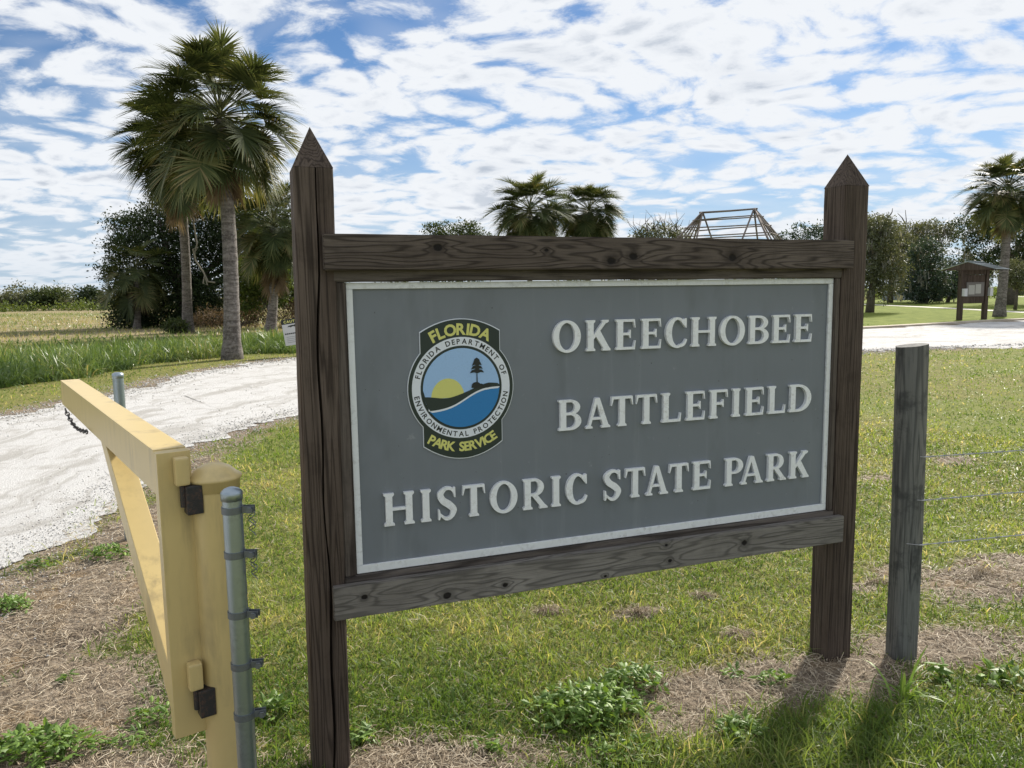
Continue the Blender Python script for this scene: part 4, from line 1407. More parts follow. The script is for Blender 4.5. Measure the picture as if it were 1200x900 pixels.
def palm(label, base, top, r0, scale=1.0, n=46, dead=8, seed=0, lo=-55, skirt=0.0, group='cabbage palms'):
    rr = random.Random(seed)
    base, top = Vector(base), Vector(top)
    e_ = empty('palm_tree', base); tag(e_, label, 'palm tree', group)
    H_ = top.z - base.z
    pts, rad = [], []
    nseg = 26
    for k in range(nseg + 1):
        u = k / nseg
        p = (top - base) * u
        bend = math.sin(u * math.pi) * 0.10 * scale
        pts.append(Vector((p.x + bend * rr.choice((1, 1)), p.y, H_ * u - (0.25 if k == 0 else 0))))
        rad.append(r0 * (1.0 + 0.55 * math.exp(-u * 14) - 0.22 * u) * (1 + 0.03 * math.sin(k * 2.4)))
    MB().tube(pts, rad, 18).build('trunk', M['palm_bark'], e_, smooth=True)
    c_ = pts[-1]
    az = rr.uniform(0, 6.28)
    for k in range(n):
        u = (k + 0.5) / n
        el = 74 + (lo - 74) * (u ** 0.92) + rr.uniform(-7, 7)
        near = min(ELEVS, key=lambda q: abs(q - el))
        az += 2.39996
        o_ = bpy.data.objects.new('frond', FR[(near, rr.randrange(3))])
        COL.objects.link(o_); o_.parent = e_
        o_.location = c_ + Vector((0, 0, 0.40 * scale * (1 - u) - 0.30 * scale * u))
        s_ = scale * rr.uniform(0.86, 1.1) * (0.74 if el > 60 else (0.90 if el > 40 else 1.0))
        o_.scale = (s_, s_, s_)
        o_.rotation_euler = (rr.uniform(-.3, .3), R(near - el) + rr.uniform(-.08, .08), az + rr.uniform(-.2, .2))
    for k in range(dead):
        o_ = bpy.data.objects.new('dead_frond', FD[k % 3])
        COL.objects.link(o_); o_.parent = e_
        az += 2.39996
        o_.location = c_ + Vector((0, 0, -0.35 * scale - skirt * rr.random()))
        s_ = scale * rr.uniform(0.75, 1.0)
        o_.scale = (s_, s_, s_); o_.rotation_euler = (rr.uniform(-.2, .2), rr.uniform(-.1, .2), az)
    return e_


def stand(u, v, dist): p = at(u, v, dist); return p


pa = G(272, 421); pa_t = at(258, 141, pa.y - 0.2)
palm('tallest cabbage palm with thick trunk standing at the edge of tall grass', pa, pa_t, 0.245, 1.03, 98, 10, 3, lo=-42)
pb = G(220, 389); pb_t = at(207, 172, pb.y - 3)
palm('slimmer cabbage palm behind and left of the tallest one', pb, pb_t, 0.265, 1.32, 84, 20, 4, lo=-52, skirt=0.6)
pc = G(317, 389); pc_t = at(321, 268, pc.y)
palm('short cabbage palm with shaggy dead skirt behind the caution notice', pc, pc_t, 0.27, 1.15, 76, 26, 5, lo=-52, skirt=1.0)
pd = at(618, 380, 62); pd.z = 0
palm('cabbage palm with fuller round crown above the sign rail', pd, at(621, 250, 62), 0.22, 1.38, 110, 14, 6, lo=-68)
pe = at(686, 380, 66); pe.z = 0
palm('cabbage palm with narrower crown, right of the fuller one above the rail', pe, at(690, 250, 66), 0.22, 1.22, 110, 14, 7, lo=-68)
pf = G(1171, 371); pf_t = at(1181, 225, pf.y)
palm('lone cabbage palm standing beside the information kiosk', pf, pf_t, 0.29, 1.14, 92, 12, 8, lo=-46)
ph = at(160, 380, 50); ph.z = 0
palm('low dark cabbage palm half swallowed by the left end of the thicket', ph, at(160, 318, 50), 0.2, 1.05, 34, 8, 9, lo=-60)

# vine hanging beside the slimmer palm
vn_ = MB()
vp = [at(*q) for q in ((226, 238, 42), (227, 262, 41.9), (231, 286, 41.8), (228, 296, 41.8), (229, 305, 41.8), (238, 318, 41.8), (244, 330, 41.7), (252, 331, 41.7))]
vn_.tube(vp, 0.045, 6)
vn_.tube([at(229, 294, 41.8), at(232, 290, 41.8), at(226, 292, 41.7), at(229, 305, 41.8)], 0.04, 6)
vn_.tube([at(240, 322, 41.8), at(238, 332, 41.7), at(243, 334, 41.7), at(241, 326, 41.7)], 0.04, 6)
tag(vn_.build('vine', rough_paint('vine_bark', (0.22, 0.20, 0.16), 0.3, 0.9)), 'thick pale vine hanging beside the slimmer palm trunk', 'vine')


# ------------------------------------------------------------------ broadleaf trees and shrubs
def leaf_cloud(blobs, n, size, seed, clump=9, spread=0.32, flat_=0.5, shell=0.55):
    """blobs: (cx,cy,cz,rx,ry,rz). Clumps of small kite-shaped leaves through the volume, denser near the skin"""
    rr = np.random.default_rng(seed)
    bl = np.array(blobs, float)
    vol = (bl[:, 3] * bl[:, 4] * bl[:, 5]) ** (2 / 3)
    nc = max(4, n // clump)
    bi = rr.choice(len(bl), nc, p=vol / vol.sum())
    d = rr.normal(size=(nc, 3)); d /= np.linalg.norm(d, axis=1)[:, None]
    rad = np.where(rr.random(nc) < 0.72, shell + (1 - shell) * rr.random(nc) ** 0.6, rr.random(nc) ** 0.5)
    # lumpy outline
    rad *= 0.72 + 0.56 * fbm(d[:, 0] * 2 + bi * 3.7, d[:, 1] * 2 + d[:, 2] * 2.7, 1.5, 2, seed)
    c_ = bl[bi, :3] + d * rad[:, None] * bl[bi, 3:6]
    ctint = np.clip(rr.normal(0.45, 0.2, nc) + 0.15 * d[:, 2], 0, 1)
    per = rr.poisson(clump, nc).clip(2)
    ci = np.repeat(np.arange(nc), per)
    m_ = len(ci)
    csz = spread * rr.uniform(0.5, 1.5, nc)
    p = c_[ci] + np.clip(rr.normal(size=(m_, 3)), -1.5, 1.5) * csz[ci][:, None] * np.array([1, 1, 0.65])
    ax = rr.normal(size=(m_, 3)) + d[ci] * 0.8; ax[:, 2] -= 0.25
    ax /= np.linalg.norm(ax, axis=1)[:, None]
    s2 = np.cross(ax, rr.normal(size=(m_, 3))); s2 /= np.linalg.norm(s2, axis=1)[:, None] + 1e-9
    L_ = size * rr.uniform(0.6, 1.35, m_)[:, None]
    V_ = np.empty((m_ * 4, 3))
    V_[0::4] = p; V_[1::4] = p + ax * L_ * 0.5 + s2 * L_ * flat_ * 0.5; V_[2::4] = p + ax * L_; V_[3::4] = p + ax * L_ * 0.5 - s2 * L_ * flat_ * 0.5
    F_ = np.arange(m_ * 4).reshape(-1, 4)
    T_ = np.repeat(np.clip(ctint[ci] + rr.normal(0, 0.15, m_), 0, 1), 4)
    return V_, F_, T_, c_


def tree(name, label, base, blobs, n, size, mat, cat='tree', trunk_r=0.2, seed=0, group=None, spread=0.32, limbs=7, moss=0, clump=16, flat_=0.5, bare=None, bare_r=1.0, trunkmat=None, shell=0.55):
    rr = random.Random(seed)
    base = Vector((base[0], base[1], 0))
    e_ = empty(name, base); tag(e_, label, cat, group)
    bl = [(b_[0] - base.x, b_[1] - base.y, b_[2], b_[3], b_[4], b_[5]) for b_ in blobs]
    V_, F_, T_, cc = leaf_cloud(bl, n, size, seed, clump, spread, flat_, shell)
    V_[:, 2] = np.maximum(V_[:, 2], 0.01)
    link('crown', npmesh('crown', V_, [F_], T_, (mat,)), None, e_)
    cz = np.mean([b_[2] for b_ in bl])
    tm = MB()
    hub = Vector((np.mean([b_[0] for b_ in bl]) * 0.5, np.mean([b_[1] for b_ in bl]) * 0.5, max(0.5, min(cz * 0.62, cz - 0.3))))
    tm.tube([(0, 0, -0.2), (hub.x * 0.3 + 0.05, hub.y * 0.3, hub.z * 0.5), hub], [trunk_r * 1.3, trunk_r, trunk_r * 0.8], 9)
    idx = rr.sample(range(len(cc)), min(limbs, len(cc)))
    for i in idx:
        q = Vector(cc[i]); m_ = (hub * 0.45 + q * 0.55) + Vector((rr.uniform(-.2, .2), rr.uniform(-.2, .2), 0.25))
        tm.tube([hub - Vector((0, 0, 0.2)), m_, q], [trunk_r * 0.55, trunk_r * 0.32, trunk_r * 0.10], 6)
    if bare:
        for (a_, b_) in bare:
            tm.tube([Vector(a_) - base * 1.0, (Vector(a_) + Vector(b_)) / 2 - base + Vector((rr.uniform(-.3, .3), 0, 0.1)), Vector(b_) - base], [0.09 * bare_r, 0.06 * bare_r, 0.03 * bare_r], 5)
    tm.build('trunk', trunkmat or M['bark'], e_, smooth=True)
    if moss:
        mV, mF, mT = [], [], []
        r2 = np.random.default_rng(seed + 77)
        for k in range(moss):
            c_ = cc[r2.integers(len(cc))] + r2.normal(0, 0.2, 3)
            L_ = r2.uniform(0.6, 2.2)
            for s_ in range(5):
                o_ = c_ + r2.normal(0, 0.12, 3) * (1, 1, 0.5)
                w = r2.uniform(0.02, 0.05)
                an = r2.uniform(0, 3.14); dx = np.array([math.cos(an), math.sin(an), 0]) * w
                k0 = len(mV)
                bot = o_ + r2.normal(0, 0.08, 3) - np.array([0, 0, L_ * r2.uniform(0.6, 1)])
                if bot[2] < 0.4: bot[2] = 0.4
                md = (o_ + bot) / 2 + r2.normal(0, 0.05, 3)
                mV += [o_ - dx, o_ + dx, md - dx * 1.3, md + dx * 1.3, bot]
                mF += [(k0, k0 + 1, k0 + 3, k0 + 2)]
                mT += [r2.random()] * 5
        F3_ = np.array([(f[2], f[3], f[2] + 2) for f in mF])
        link('hanging_moss', npmesh('hanging_moss', np.array(mV), [np.array(mF), F3_], mT, (M['moss'],)), None, e_)
    return e_


def B(u, v, dist, ru, rv, ry=None):
    """an ellipsoid of foliage seen ru x rv pixels large at that distance"""
    c_ = at(u, v, dist)
    k = dist / FPX
    return (c_.x, c_.y, c_.z, ru * k, (ry if ry else ru * k), rv * k)


# the dark thicket behind the palms
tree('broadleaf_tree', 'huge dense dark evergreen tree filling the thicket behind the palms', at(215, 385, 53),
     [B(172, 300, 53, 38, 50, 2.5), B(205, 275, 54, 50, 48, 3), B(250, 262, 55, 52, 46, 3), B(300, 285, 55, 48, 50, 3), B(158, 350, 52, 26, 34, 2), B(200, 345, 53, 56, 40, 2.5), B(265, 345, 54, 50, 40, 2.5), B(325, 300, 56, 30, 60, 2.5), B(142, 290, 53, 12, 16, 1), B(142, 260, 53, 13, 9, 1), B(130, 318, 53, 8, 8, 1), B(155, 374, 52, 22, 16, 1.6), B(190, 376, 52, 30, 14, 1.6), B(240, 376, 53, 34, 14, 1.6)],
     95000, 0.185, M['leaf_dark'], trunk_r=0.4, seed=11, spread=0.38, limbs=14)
tree('shrub', 'bright green leafy shrub between the two palm trunks', at(318, 385, 47), [B(300, 322, 47, 26, 26, 1.2), B(325, 335, 47, 20, 24, 1.0), B(290, 345, 47, 14, 20, 0.9)], 9000, 0.17, M['leaf_light'], 'shrub', 0.07, 12, spread=0.22)
tree('shrub', 'loose mid green shrub at the right end of the thicket', at(345, 385, 49), [B(345, 325, 49, 18, 42, 1.2), B(362, 345, 50, 22, 30, 1.2)], 6500, 0.17, M['leaf_mid'], 'shrub', 0.08, 13, spread=0.25)
tree('shrub', 'brown withered undergrowth at the foot of the thicket', at(280, 388, 47.5), [B(250, 372, 48, 26, 10, 0.8), B(300, 368, 48, 26, 14, 0.8), B(340, 368, 48, 18, 16, 0.8)], 5000, 0.22, M['frond_dead'], 'shrub', 0.05, 14, spread=0.25, flat_=0.18)
tree('shrub', 'small green bush at the foot of the slimmer palm', at(207, 390, 43), [B(206, 383, 43, 11, 8, 0.5)], 1500, 0.15, M['leaf_mid'], 'shrub', 0.04, 15, spread=0.15)

# trees seen above the sign's top rail
tree('broadleaf_tree', 'small tree crown showing above the left half of the sign rail', at(535, 380, 80), [B(530, 276, 80, 32, 18, 2), B(550, 272, 80, 18, 12, 1.5), B(508, 270, 80, 12, 8, 1), B(572, 284, 80, 14, 10, 1.2), B(535, 320, 80, 45, 45, 3)], 11000, 0.24, M['leaf_mid'], trunk_r=0.25, seed=21, spread=0.3, shell=0.3)
tw = []
for k in range(60):
    a_ = (random.uniform(745, 800), random.uniform(268, 284)); tw.append((at(a_[0], a_[1], 70), at(a_[0] + random.uniform(-16, 16), a_[1] - random.uniform(8, 26), 70)))
tree('broadleaf_tree', 'rounded grey-green tree with bare twigs left of the pole frame', at(770, 380, 70), [B(772, 278, 70, 30, 15, 2), B(755, 290, 70, 20, 20, 1.5), B(795, 285, 70, 18, 14, 1.5), B(775, 320, 70, 36, 36, 2.5)], 11000, 0.2, M['leaf_oak'], trunk_r=0.22, seed=22, spread=0.25, bare=tw, bare_r=0.35)
tree('broadleaf_tree', 'dark sparse tree crown left of the right sign post', at(945, 380, 85), [B(940, 272, 85, 16, 11, 1.5), B(962, 272, 85, 12, 9, 1.5), B(922, 280, 85, 12, 8, 1.2), B(945, 310, 85, 40, 32, 3), B(985, 300, 86, 30, 34, 3)], 11000, 0.26, M['leaf_oak_blue'], trunk_r=0.25, seed=23, spread=0.32, shell=0.3)

# right-hand trees
tree('oak_tree', 'dark live oak just right of the big sign post', at(1019, 367, 62), [B(1028, 300, 62, 30, 44, 2.2), B(1012, 290, 62, 22, 36, 2), B(1040, 320, 62, 20, 30, 1.6), B(1030, 270, 62, 18, 16, 1.4)], 15000, 0.19, M['leaf_oak'], trunk_r=0.28, seed=31, spread=0.28, moss=110)
tree('oak_tree', 'low bushy blue-green oak left of the kiosk', at(1083, 354, 92), [B(1082, 318, 92, 24, 34, 2.4), B(1072, 335, 92, 16, 18, 2), B(1098, 332, 92, 14, 20, 2), B(1085, 295, 92, 14, 18, 1.8)], 12000, 0.25, M['leaf_oak_blue'], trunk_r=0.35, seed=32, spread=0.35, moss=50)
mo = [(at(1104, 348, 100), at(1102, 280, 100)), (at(1102, 290, 100), at(1108, 262, 100))]
tree('oak_tree', 'tall mossy oak with bare leaning trunk behind the bushy oak', at(1100, 352, 104), [B(1065, 280, 104, 26, 20, 3), B(1092, 268, 104, 24, 10, 2.5), B(1050, 300, 104, 20, 30, 3), B(1110, 275, 104, 12, 12, 2), B(1075, 310, 106, 34, 36, 3)], 11500, 0.3, M['leaf_oak'], trunk_r=0.45, seed=33, spread=0.4, moss=230, bare=mo)
tb = [(at(1040, 275, 98), at(1041, 248, 98)), (at(1041, 258, 98), at(1024, 250, 98)), (at(1041, 255, 98), at(1046, 244, 98)), (at(1060, 275, 98), at(1061, 246, 98)), (at(1041, 262, 98), at(1054, 258, 98)), (at(1061, 262, 98), at(1052, 250, 98))]
tree('bare_tree', 'half-bare tree with thin leafless twigs above the live oak', at(1043, 352, 98), [B(1045, 290, 98, 22, 26, 2.5), B(1040, 256, 98, 8, 4, 0.6), B(1058, 300, 98, 16, 30, 2)], 7000, 0.24, M['leaf_oak'], trunk_r=0.3, seed=34, spread=0.3, moss=150, bare=tb)
tree('oak_tree', 'great dark spreading oak behind the lone palm', at(1185, 350, 80), [B(1150, 268, 80, 26, 16, 2.5), B(1175, 262, 80, 34, 22, 3), B(1205, 280, 80, 40, 46, 4), B(1150, 295, 82, 26, 16, 2.5), B(1132, 258, 80, 12, 7, 1.5), B(1240, 290, 80, 40, 50, 4), B(1180, 310, 84, 30, 16, 3)], 21000, 0.26, M['leaf_dark'], trunk_r=0.5, shell=0.4, seed=35, spread=0.38, moss=90)
tree('shrub', 'grey-green bush right of the lone palm', at(1190, 352, 64), [B(1188, 318, 64, 16, 14, 1.2), B(1200, 325, 64, 16, 16, 1.2)], 5000, 0.17, M['leaf_oak'], 'shrub', 0.12, 36, spread=0.22)
tree('shrub', 'dark bush behind the kiosk', at(1110, 352, 96), [B(1115, 335, 96, 16, 14, 2), B(1138, 330, 96, 18, 14, 2), B(1128, 312, 97, 20, 14, 2)], 7000, 0.26, M['leaf_oak_blue'], 'shrub', 0.2, 37, spread=0.35, moss=30)

# far woodland: reads as one mass, with a few trees that stand out of it
bl = []
rr = random.Random(5)
for k in range(190):
    x = -190 + 2.3 * k + rr.uniform(-1, 1)
    dist = 150 + rr.uniform(-8, 14) + 10 * math.sin(k * 0.21)
    h = rr.uniform(1.6, 3.6) + 1.2 * math.sin(k * 0.37)
    bl.append((x, dist, h * 0.55, rr.uniform(1.6, 3.4), 2.2, max(h, 1.2) * 0.75))
V_, F_, T_, _c = leaf_cloud(bl, 60000, 0.5, 55, 8, 0.6)
V_[:, 2] = np.maximum(V_[:, 2], 0.0)
tag(link('far_woodland', npmesh('far_woodland', V_, [F_], T_, (M['leaf_far'],))), 'long low band of scrubby woodland along the field edge', 'woodland', kind='stuff')
bl = []
for k in range(150):
    x = -170 + 1.7 * k
    bl.append((x, 128 + rr.uniform(-5, 8), 0.5, rr.uniform(1.0, 2.4), 1.6, rr.uniform(0.6, 1.5)))
V_, F_, T_, _c = leaf_cloud(bl, 26000, 0.42, 56, 8, 0.5)
V_[:, 2] = np.maximum(V_[:, 2], 0.0)
tag(link('far_scrub', npmesh('far_scrub', V_, [F_], T_, (M['leaf_light'],))), 'pale green scrub in front of the far woodland', 'scrub', kind='stuff')
for i, (u, v, ru, rv, lb, mt) in enumerate(((58, 346, 16, 9, 'broad dark rounded tree rising from the far woodland on the left', 'leaf_mid'), (107, 345, 9, 8, 'small round dark tree near the thicket in the far woodland', 'leaf_dark'), (20, 350, 20, 8, 'low olive tree at the left edge of the far woodland', 'leaf_oak'))):
    tree('broadleaf_tree', lb, at(u, 362, 140), [B(u, v, 140, ru, rv, 2.2), B(u - ru * 0.6, v + 4, 140, ru * 0.7, rv, 2), B(u + ru * 0.6, v + 4, 140, ru * 0.7, rv, 2)], 3500, 0.45, M[mt], 'tree', 0.3, 60 + i, 'far trees', spread=0.55)


# ------------------------------------------------------------------ grass
def blades(x, y, h, w, tint, seed, lean=0.5, segs=2, z0=None, curl=0.5, lean_dir=None):
    """arching blades; returns vertices, faces and tint"""
    rr = np.random.default_rng(seed)
    n = len(x)
    z = gz(x, y) if z0 is None else z0
    an = rr.uniform(0, 2 * np.pi, n) if lean_dir is None else lean_dir
    d = np.stack([np.cos(an), np.sin(an), np.zeros(n)], 1)
    fa = rr.uniform(0, np.pi, n)
    s_ = np.stack([np.cos(fa), np.sin(fa), np.zeros(n)], 1)
    ln = np.abs(rr.normal(lean, 0.3, n))
    p0 = np.stack([x, y, z - 0.004], 1)
    nv = 2 * segs + 1
    V_ = np.empty((n, nv, 3))
    for k in range(segs):
        f = k / segs
        a_ = ln * (0.4 + curl * f * 2)
        off = d * (h * f * np.sin(np.minimum(a_, 1.5)))[:, None] + np.array([0, 0, 1]) * (h * f * np.cos(np.minimum(a_, 1.5)))[:, None]
        wk = w * (1 - 0.35 * f)
        V_[:, 2 * k] = p0 + off + s_ * wk[:, None] / 2
        V_[:, 2 * k + 1] = p0 + off - s_ * wk[:, None] / 2
    a_ = ln * (0.4 + curl * 2)
    V_[:, -1] = p0 + d * (h * np.sin(np.minimum(a_, 1.9)))[:, None] + np.array([0, 0, 1]) * (h * np.cos(np.minimum(a_, 1.9)))[:, None]
    b0 = (np.arange(n) * nv)[:, None]
    Fs = []
    if segs > 1:
        Fs.append(np.concatenate([b0 + np.array([[2 * k, 2 * k + 1, 2 * k + 3, 2 * k + 2]]) for k in range(segs - 1)]))
    Fs.append(b0 + np.array([[2 * segs - 2, 2 * segs - 1, 2 * segs]]))
    T_ = np.repeat(tint, nv)
    return V_.reshape(-1, 3), Fs, T_


def polar(n, r0, r1, half, seed, power=1.0):
    """stations spread ahead of the camera, thinning out with distance"""
    rr = np.random.default_rng(seed)
    u = rr.random(n)
    if abs(power - 1.0) < 1e-6: r_ = r0 * (r1 / r0) ** u
    else: r_ = (r0 ** (1 - power) + u * (r1 ** (1 - power) - r0 ** (1 - power))) ** (1 / (1 - power))
    a_ = rr.uniform(-half, half, n)
    return r_ * np.sin(a_), r_ * np.cos(a_), rr


def lawn(name, label, n, r0, r1, seed, hk, wk, power=1.0):
    x, y, rr = polar(n, r0, r1, R(44), seed, power)
    road = on_road(x, y)
    dm = dirt_mask(x, y)
    tall = pl_dist(x, y, TALL)
    k = (road < -0.05 + 0.35 * rr.random(n) ** 3) & (rr.random(n) > dm * 1.15) & (tall < 0.5)
    x, y = x[k], y[k]
    r_ = np.hypot(x, y)
    pat = fbm(x, y, 0.9, 3, 41); pat2 = fbm(x, y, 3.5, 2, 47)
    # a lush strip in the right foreground, shorter turf elsewhere
    lush = np.clip(1.4 - np.hypot((x - 1.35) / 0.9, (y - 3.1) / 0.42), 0, 1)
    h = hk * rr.uniform(0.5, 1.25, len(x)) * np.where(rr.random(len(x)) < 0.07, 1.9, 1.0) * (0.75 + 0.5 * pat2) * (1 + 0.6 * lush)
    w = wk * rr.uniform(0.7, 1.3, len(x)) * np.maximum(1, r_ / 5.5)
    t_ = np.clip(0.30 + 1.25 * (pat - 0.5) + 0.5 * (pat2 - 0.5) + rr.normal(0, 0.15, len(x)) + (rr.random(len(x)) < 0.09) * 0.42 + 0.05 * lush, 0, 1)
    V_, Fs, T_ = blades(x, y, h, w, t_, seed + 1, 0.75)
    return tag(link(name, npmesh(name, V_, Fs, T_, (M['lawn_blade'],))), label, 'grass', kind='stuff')


lawn('lawn_grass', 'short mown green and straw-coloured lawn around the sign', 280000, 2.0, 12.0, 201, 0.066, 0.0060)
lawn('distant_lawn_grass', 'mown lawn stretching back to the shell road', 90000, 11.5, 46.0, 202, 0.060, 0.0060)

# dry straw lying on the bare patches
x, y, rr = polar(150000, 1.9, 11.0, R(44), 205, 1.0)
dm = dirt_mask(x, y)
k = (rr.random(len(x)) < np.clip(dm * 1.3 - 0.12, 0.06, 1) * 0.95) & (on_road(x, y) < 0.04)
x, y = x[k][:62000], y[k][:62000]
n = len(x)
an = rr.uniform(0, 2 * np.pi, n); L_ = rr.uniform(0.02, 0.11, n); w = rr.uniform(0.0016, 0.0036, n) * np.maximum(1, np.hypot(x, y) / 4)
dx, dy = np.cos(an), np.sin(an)
z = gz(x, y) + rr.uniform(0.002, 0.02, n)
tl = rr.normal(0, 0.18, n) * L_
bw2 = rr.normal(0, 0.14, n) * L_
V_ = np.empty((n, 6, 3))
for i, (f, lift) in enumerate(((-0.5, 0), (0.0, 1), (0.5, 0))):
    cx, cy = x + dx * L_ * f - dy * bw2 * lift, y + dy * L_ * f + dx * bw2 * lift
    cz = np.maximum(z + tl * f + 0.006 * lift, gz(cx, cy) + 0.001)
    V_[:, 2 * i] = np.stack([cx - dy * w / 2, cy + dx * w / 2, cz], 1)
    V_[:, 2 * i + 1] = np.stack([cx + dy * w / 2, cy - dx * w / 2, cz + 0.001], 1)
b0 = (np.arange(n) * 6)[:, None]
Fq = np.concatenate([b0 + np.array([[0, 1, 3, 2]]), b0 + np.array([[2, 3, 5, 4]])])
tag(link('straw_litter', npmesh('straw_litter', V_.reshape(-1, 3), [Fq], np.repeat(rr.random(n), 6), (M['straw'],))), 'dry straw and grass clippings littering the bare ground', 'straw', kind='stuff')

# loose shell and stones on the road and strewn over its verge
rr = np.random.default_rng(701)
PV = []
for L, hstep, cnt, wid in ((NEAR, 0.05, 15000, 0.32), (FAR, 0.05, 9000, 0.40)):
    Pq, sq = resample(L, hstep)
    ok = (Pq[:, 1] > 2.5) & (np.hypot(Pq[:, 0], Pq[:, 1]) < 34)
    Pq = Pq[ok]
    wgt = 1 / np.hypot(Pq[:, 0], Pq[:, 1]) ** 1.2
    i_ = rr.choice(len(Pq), cnt, p=wgt / wgt.sum())
    PV.append(Pq[i_] + rr.normal(0, wid, (cnt, 2)))
xr, yr, _r = polar(26000, 4.5, 18, R(42), 702, 1.0)
kk = on_road(xr, yr) > 0
PV.append(np.stack([xr[kk], yr[kk]], 1))
PV = np.concatenate(PV); n = len(PV)
dr = np.hypot(PV[:, 0], PV[:, 1])
sz = np.minimum(rr.lognormal(-5.25, 0.4, n), 0.011) * np.maximum(1, dr / 8)
base_ = np.where(on_road(PV[:, 0], PV[:, 1]) > 0, 0.014, 0.0)
octa = np.array([(1, 0, 0), (0, 1, 0), (-1, 0, 0), (0, -1, 0), (0, 0, 0.7), (0, 0, -0.5)])
an = rr.uniform(0, 6.28, n); ca, sa = np.cos(an), np.sin(an)
Vp = octa[None] * sz[:, None, None] * rr.uniform(0.6, 1.3, (n, 6, 1))
Vr = np.empty_like(Vp)
Vr[..., 0] = Vp[..., 0] * ca[:, None] - Vp[..., 1] * sa[:, None] + PV[:, 0][:, None]
Vr[..., 1] = Vp[..., 0] * sa[:, None] + Vp[..., 1] * ca[:, None] + PV[:, 1][:, None]
Vr[..., 2] = Vp[..., 2] + (base_ + gz(PV[:, 0], PV[:, 1]) + sz * 0.25)[:, None]
Fo = np.array([(0, 1, 4), (1, 2, 4), (2, 3, 4), (3, 0, 4), (1, 0, 5), (2, 1, 5), (3, 2, 5), (0, 3, 5)])
Fp = ((np.arange(n) * 6)[:, None, None] + Fo[None]).reshape(-1, 3)
m, t, b = newmat('loose_shell')
c = t.ramp(t.node('ShaderNodeAttribute', attribute_name='tint').outputs['Fac'], [(0.0, (0.24, 0.22, 0.19)), (0.4, (0.42, 0.41, 0.39)), (1.0, (0.66, 0.655, 0.64))])
t.link(c, b.inputs['Base Color']); b.inputs['Roughness'].default_value = 0.95
tag(link('loose_shell', npmesh('loose_shell', Vr.reshape(-1, 3), [Fp], np.repeat(rr.random(n), 6), (m,))), 'loose shell fragments and pebbles strewn over the road and verge', 'gravel', kind='stuff')

# heaps of dead thatch in the lawn
for i, (u, v, s_, lb) in enumerate(((642, 716, .085, 'small heap of dead thatch below the middle of the bottom rail'), (748, 720, .125, 'larger heap of dead thatch below the rail right of centre'), (825, 700, .09, 'dead thatch tuft close under the rail near the right post'),
                                    (862, 747, .085, 'dead thatch tuft between the rail and the weed clump'), (1030, 684, .12, 'dead thatch between the sign post and the fence post'), (1150, 676, .20, 'wide mat of dead thatch right of the fence post'))):
    p = G(u, v); n = 900
    r2 = np.random.default_rng(300 + i)
    q = np.abs(r2.normal(0, 0.55, n)); a_ = r2.uniform(0, 6.28, n)
    x = p.x + s_ * q * np.cos(a_) * 1.2; y = p.y + s_ * q * np.sin(a_) * 0.8
    z0 = gz(x, y) + np.maximum(0, 0.25 * s_ * (1 - q)) * r2.random(n)
    V_, Fs, T_ = blades(x, y, r2.uniform(0.02, 0.07, n), r2.uniform(0.0018, 0.0034, n), r2.random(n) * 0.75, 310 + i, 1.1, z0=z0)
    tag(link('thatch_heap', npmesh('thatch_heap', V_, Fs, T_, (M['straw'],))), lb, 'thatch', 'heaps of dead thatch')

# tall guinea grass along the far side of the road
rr = np.random.default_rng(401)
P, s_ = resample(TALL, 0.02)
n = 46000
i = rr.integers(0, len(P) - 2, n)
T = P[i + 1] - P[i]; T /= np.linalg.norm(T, axis=1)[:, None]
back_ = np.abs(rr.random(n)) ** 1.35 * 8.5
off = np.stack([-T[:, 1], T[:, 0]], 1) * (back_ + (fbm(s_[i], s_[i] * 0, 1.2, 3, 9) - 0.5) * 1.2)[:, None]
x, y = P[i, 0] + off[:, 0], P[i, 1] + off[:, 1]
cl = fbm(x, y, 0.8, 3, 77)
h = rr.uniform(0.4, 1.05, n) * (0.55 + 0.75 * cl) * np.where(back_ < 0.4, 0.75, 1.0) * np.clip(1.25 - back_ / 11, 0.5, 1)
tn = np.clip(0.45 + 0.8 * (cl - 0.5) + rr.normal(0, 0.2, n), 0, 1)
V_, Fs, T_ = blades(x, y, h, rr.uniform(0.018, 0.034, n), tn, 402, 0.55, 4, z0=np.zeros(n), curl=0.75)
tag(link('tall_grass', npmesh('tall_grass', V_, Fs, T_, (M['tall_blade'],))), 'dense strip of tall green grass along the far road verge', 'grass', kind='stuff')

# rough pasture behind it
rr = np.random.default_rng(405)
n = 36000
x = rr.uniform(-75, -9, n); y = 24 + 85 * rr.random(n) ** 1.4
k = (pl_dist(x, y, TALL) > 6) & (x > -y * 0.95 - 6)
x, y = x[k], y[k]
pt = fbm(x, y, 0.12, 3, 71)
near_ = np.hypot(x, y) < 44
t_ = np.clip(np.where(near_, 0.55, 0.9) + (pt - 0.5) * 1.2 + rr.normal(0, 0.15, len(x)), 0, 1)
V_, Fs, T_ = blades(x, y, rr.uniform(0.12, 0.34, len(x)), rr.uniform(0.03, 0.07, len(x)), t_, 406, 0.6, 2, z0=np.zeros(len(x)))
tag(link('pasture_grass', npmesh('pasture_grass', V_, Fs, T_, (M['tall_blade'],))), 'rough dry pasture grass across the field', 'grass', kind='stuff')


# ------------------------------------------------------------------ weeds
def lobed_leaf(L_, w):
    """flat toothed leaf lying along +X"""
    prof = [(0, .04), (.15, .18), (.25, .5), (.33, .34), (.45, .85), (.55, .55), (.68, .8), (.78, .45), (.9, .3)]
    up = [(a_ * L_, b_ * w / 2) for a_, b_ in prof]
    return up


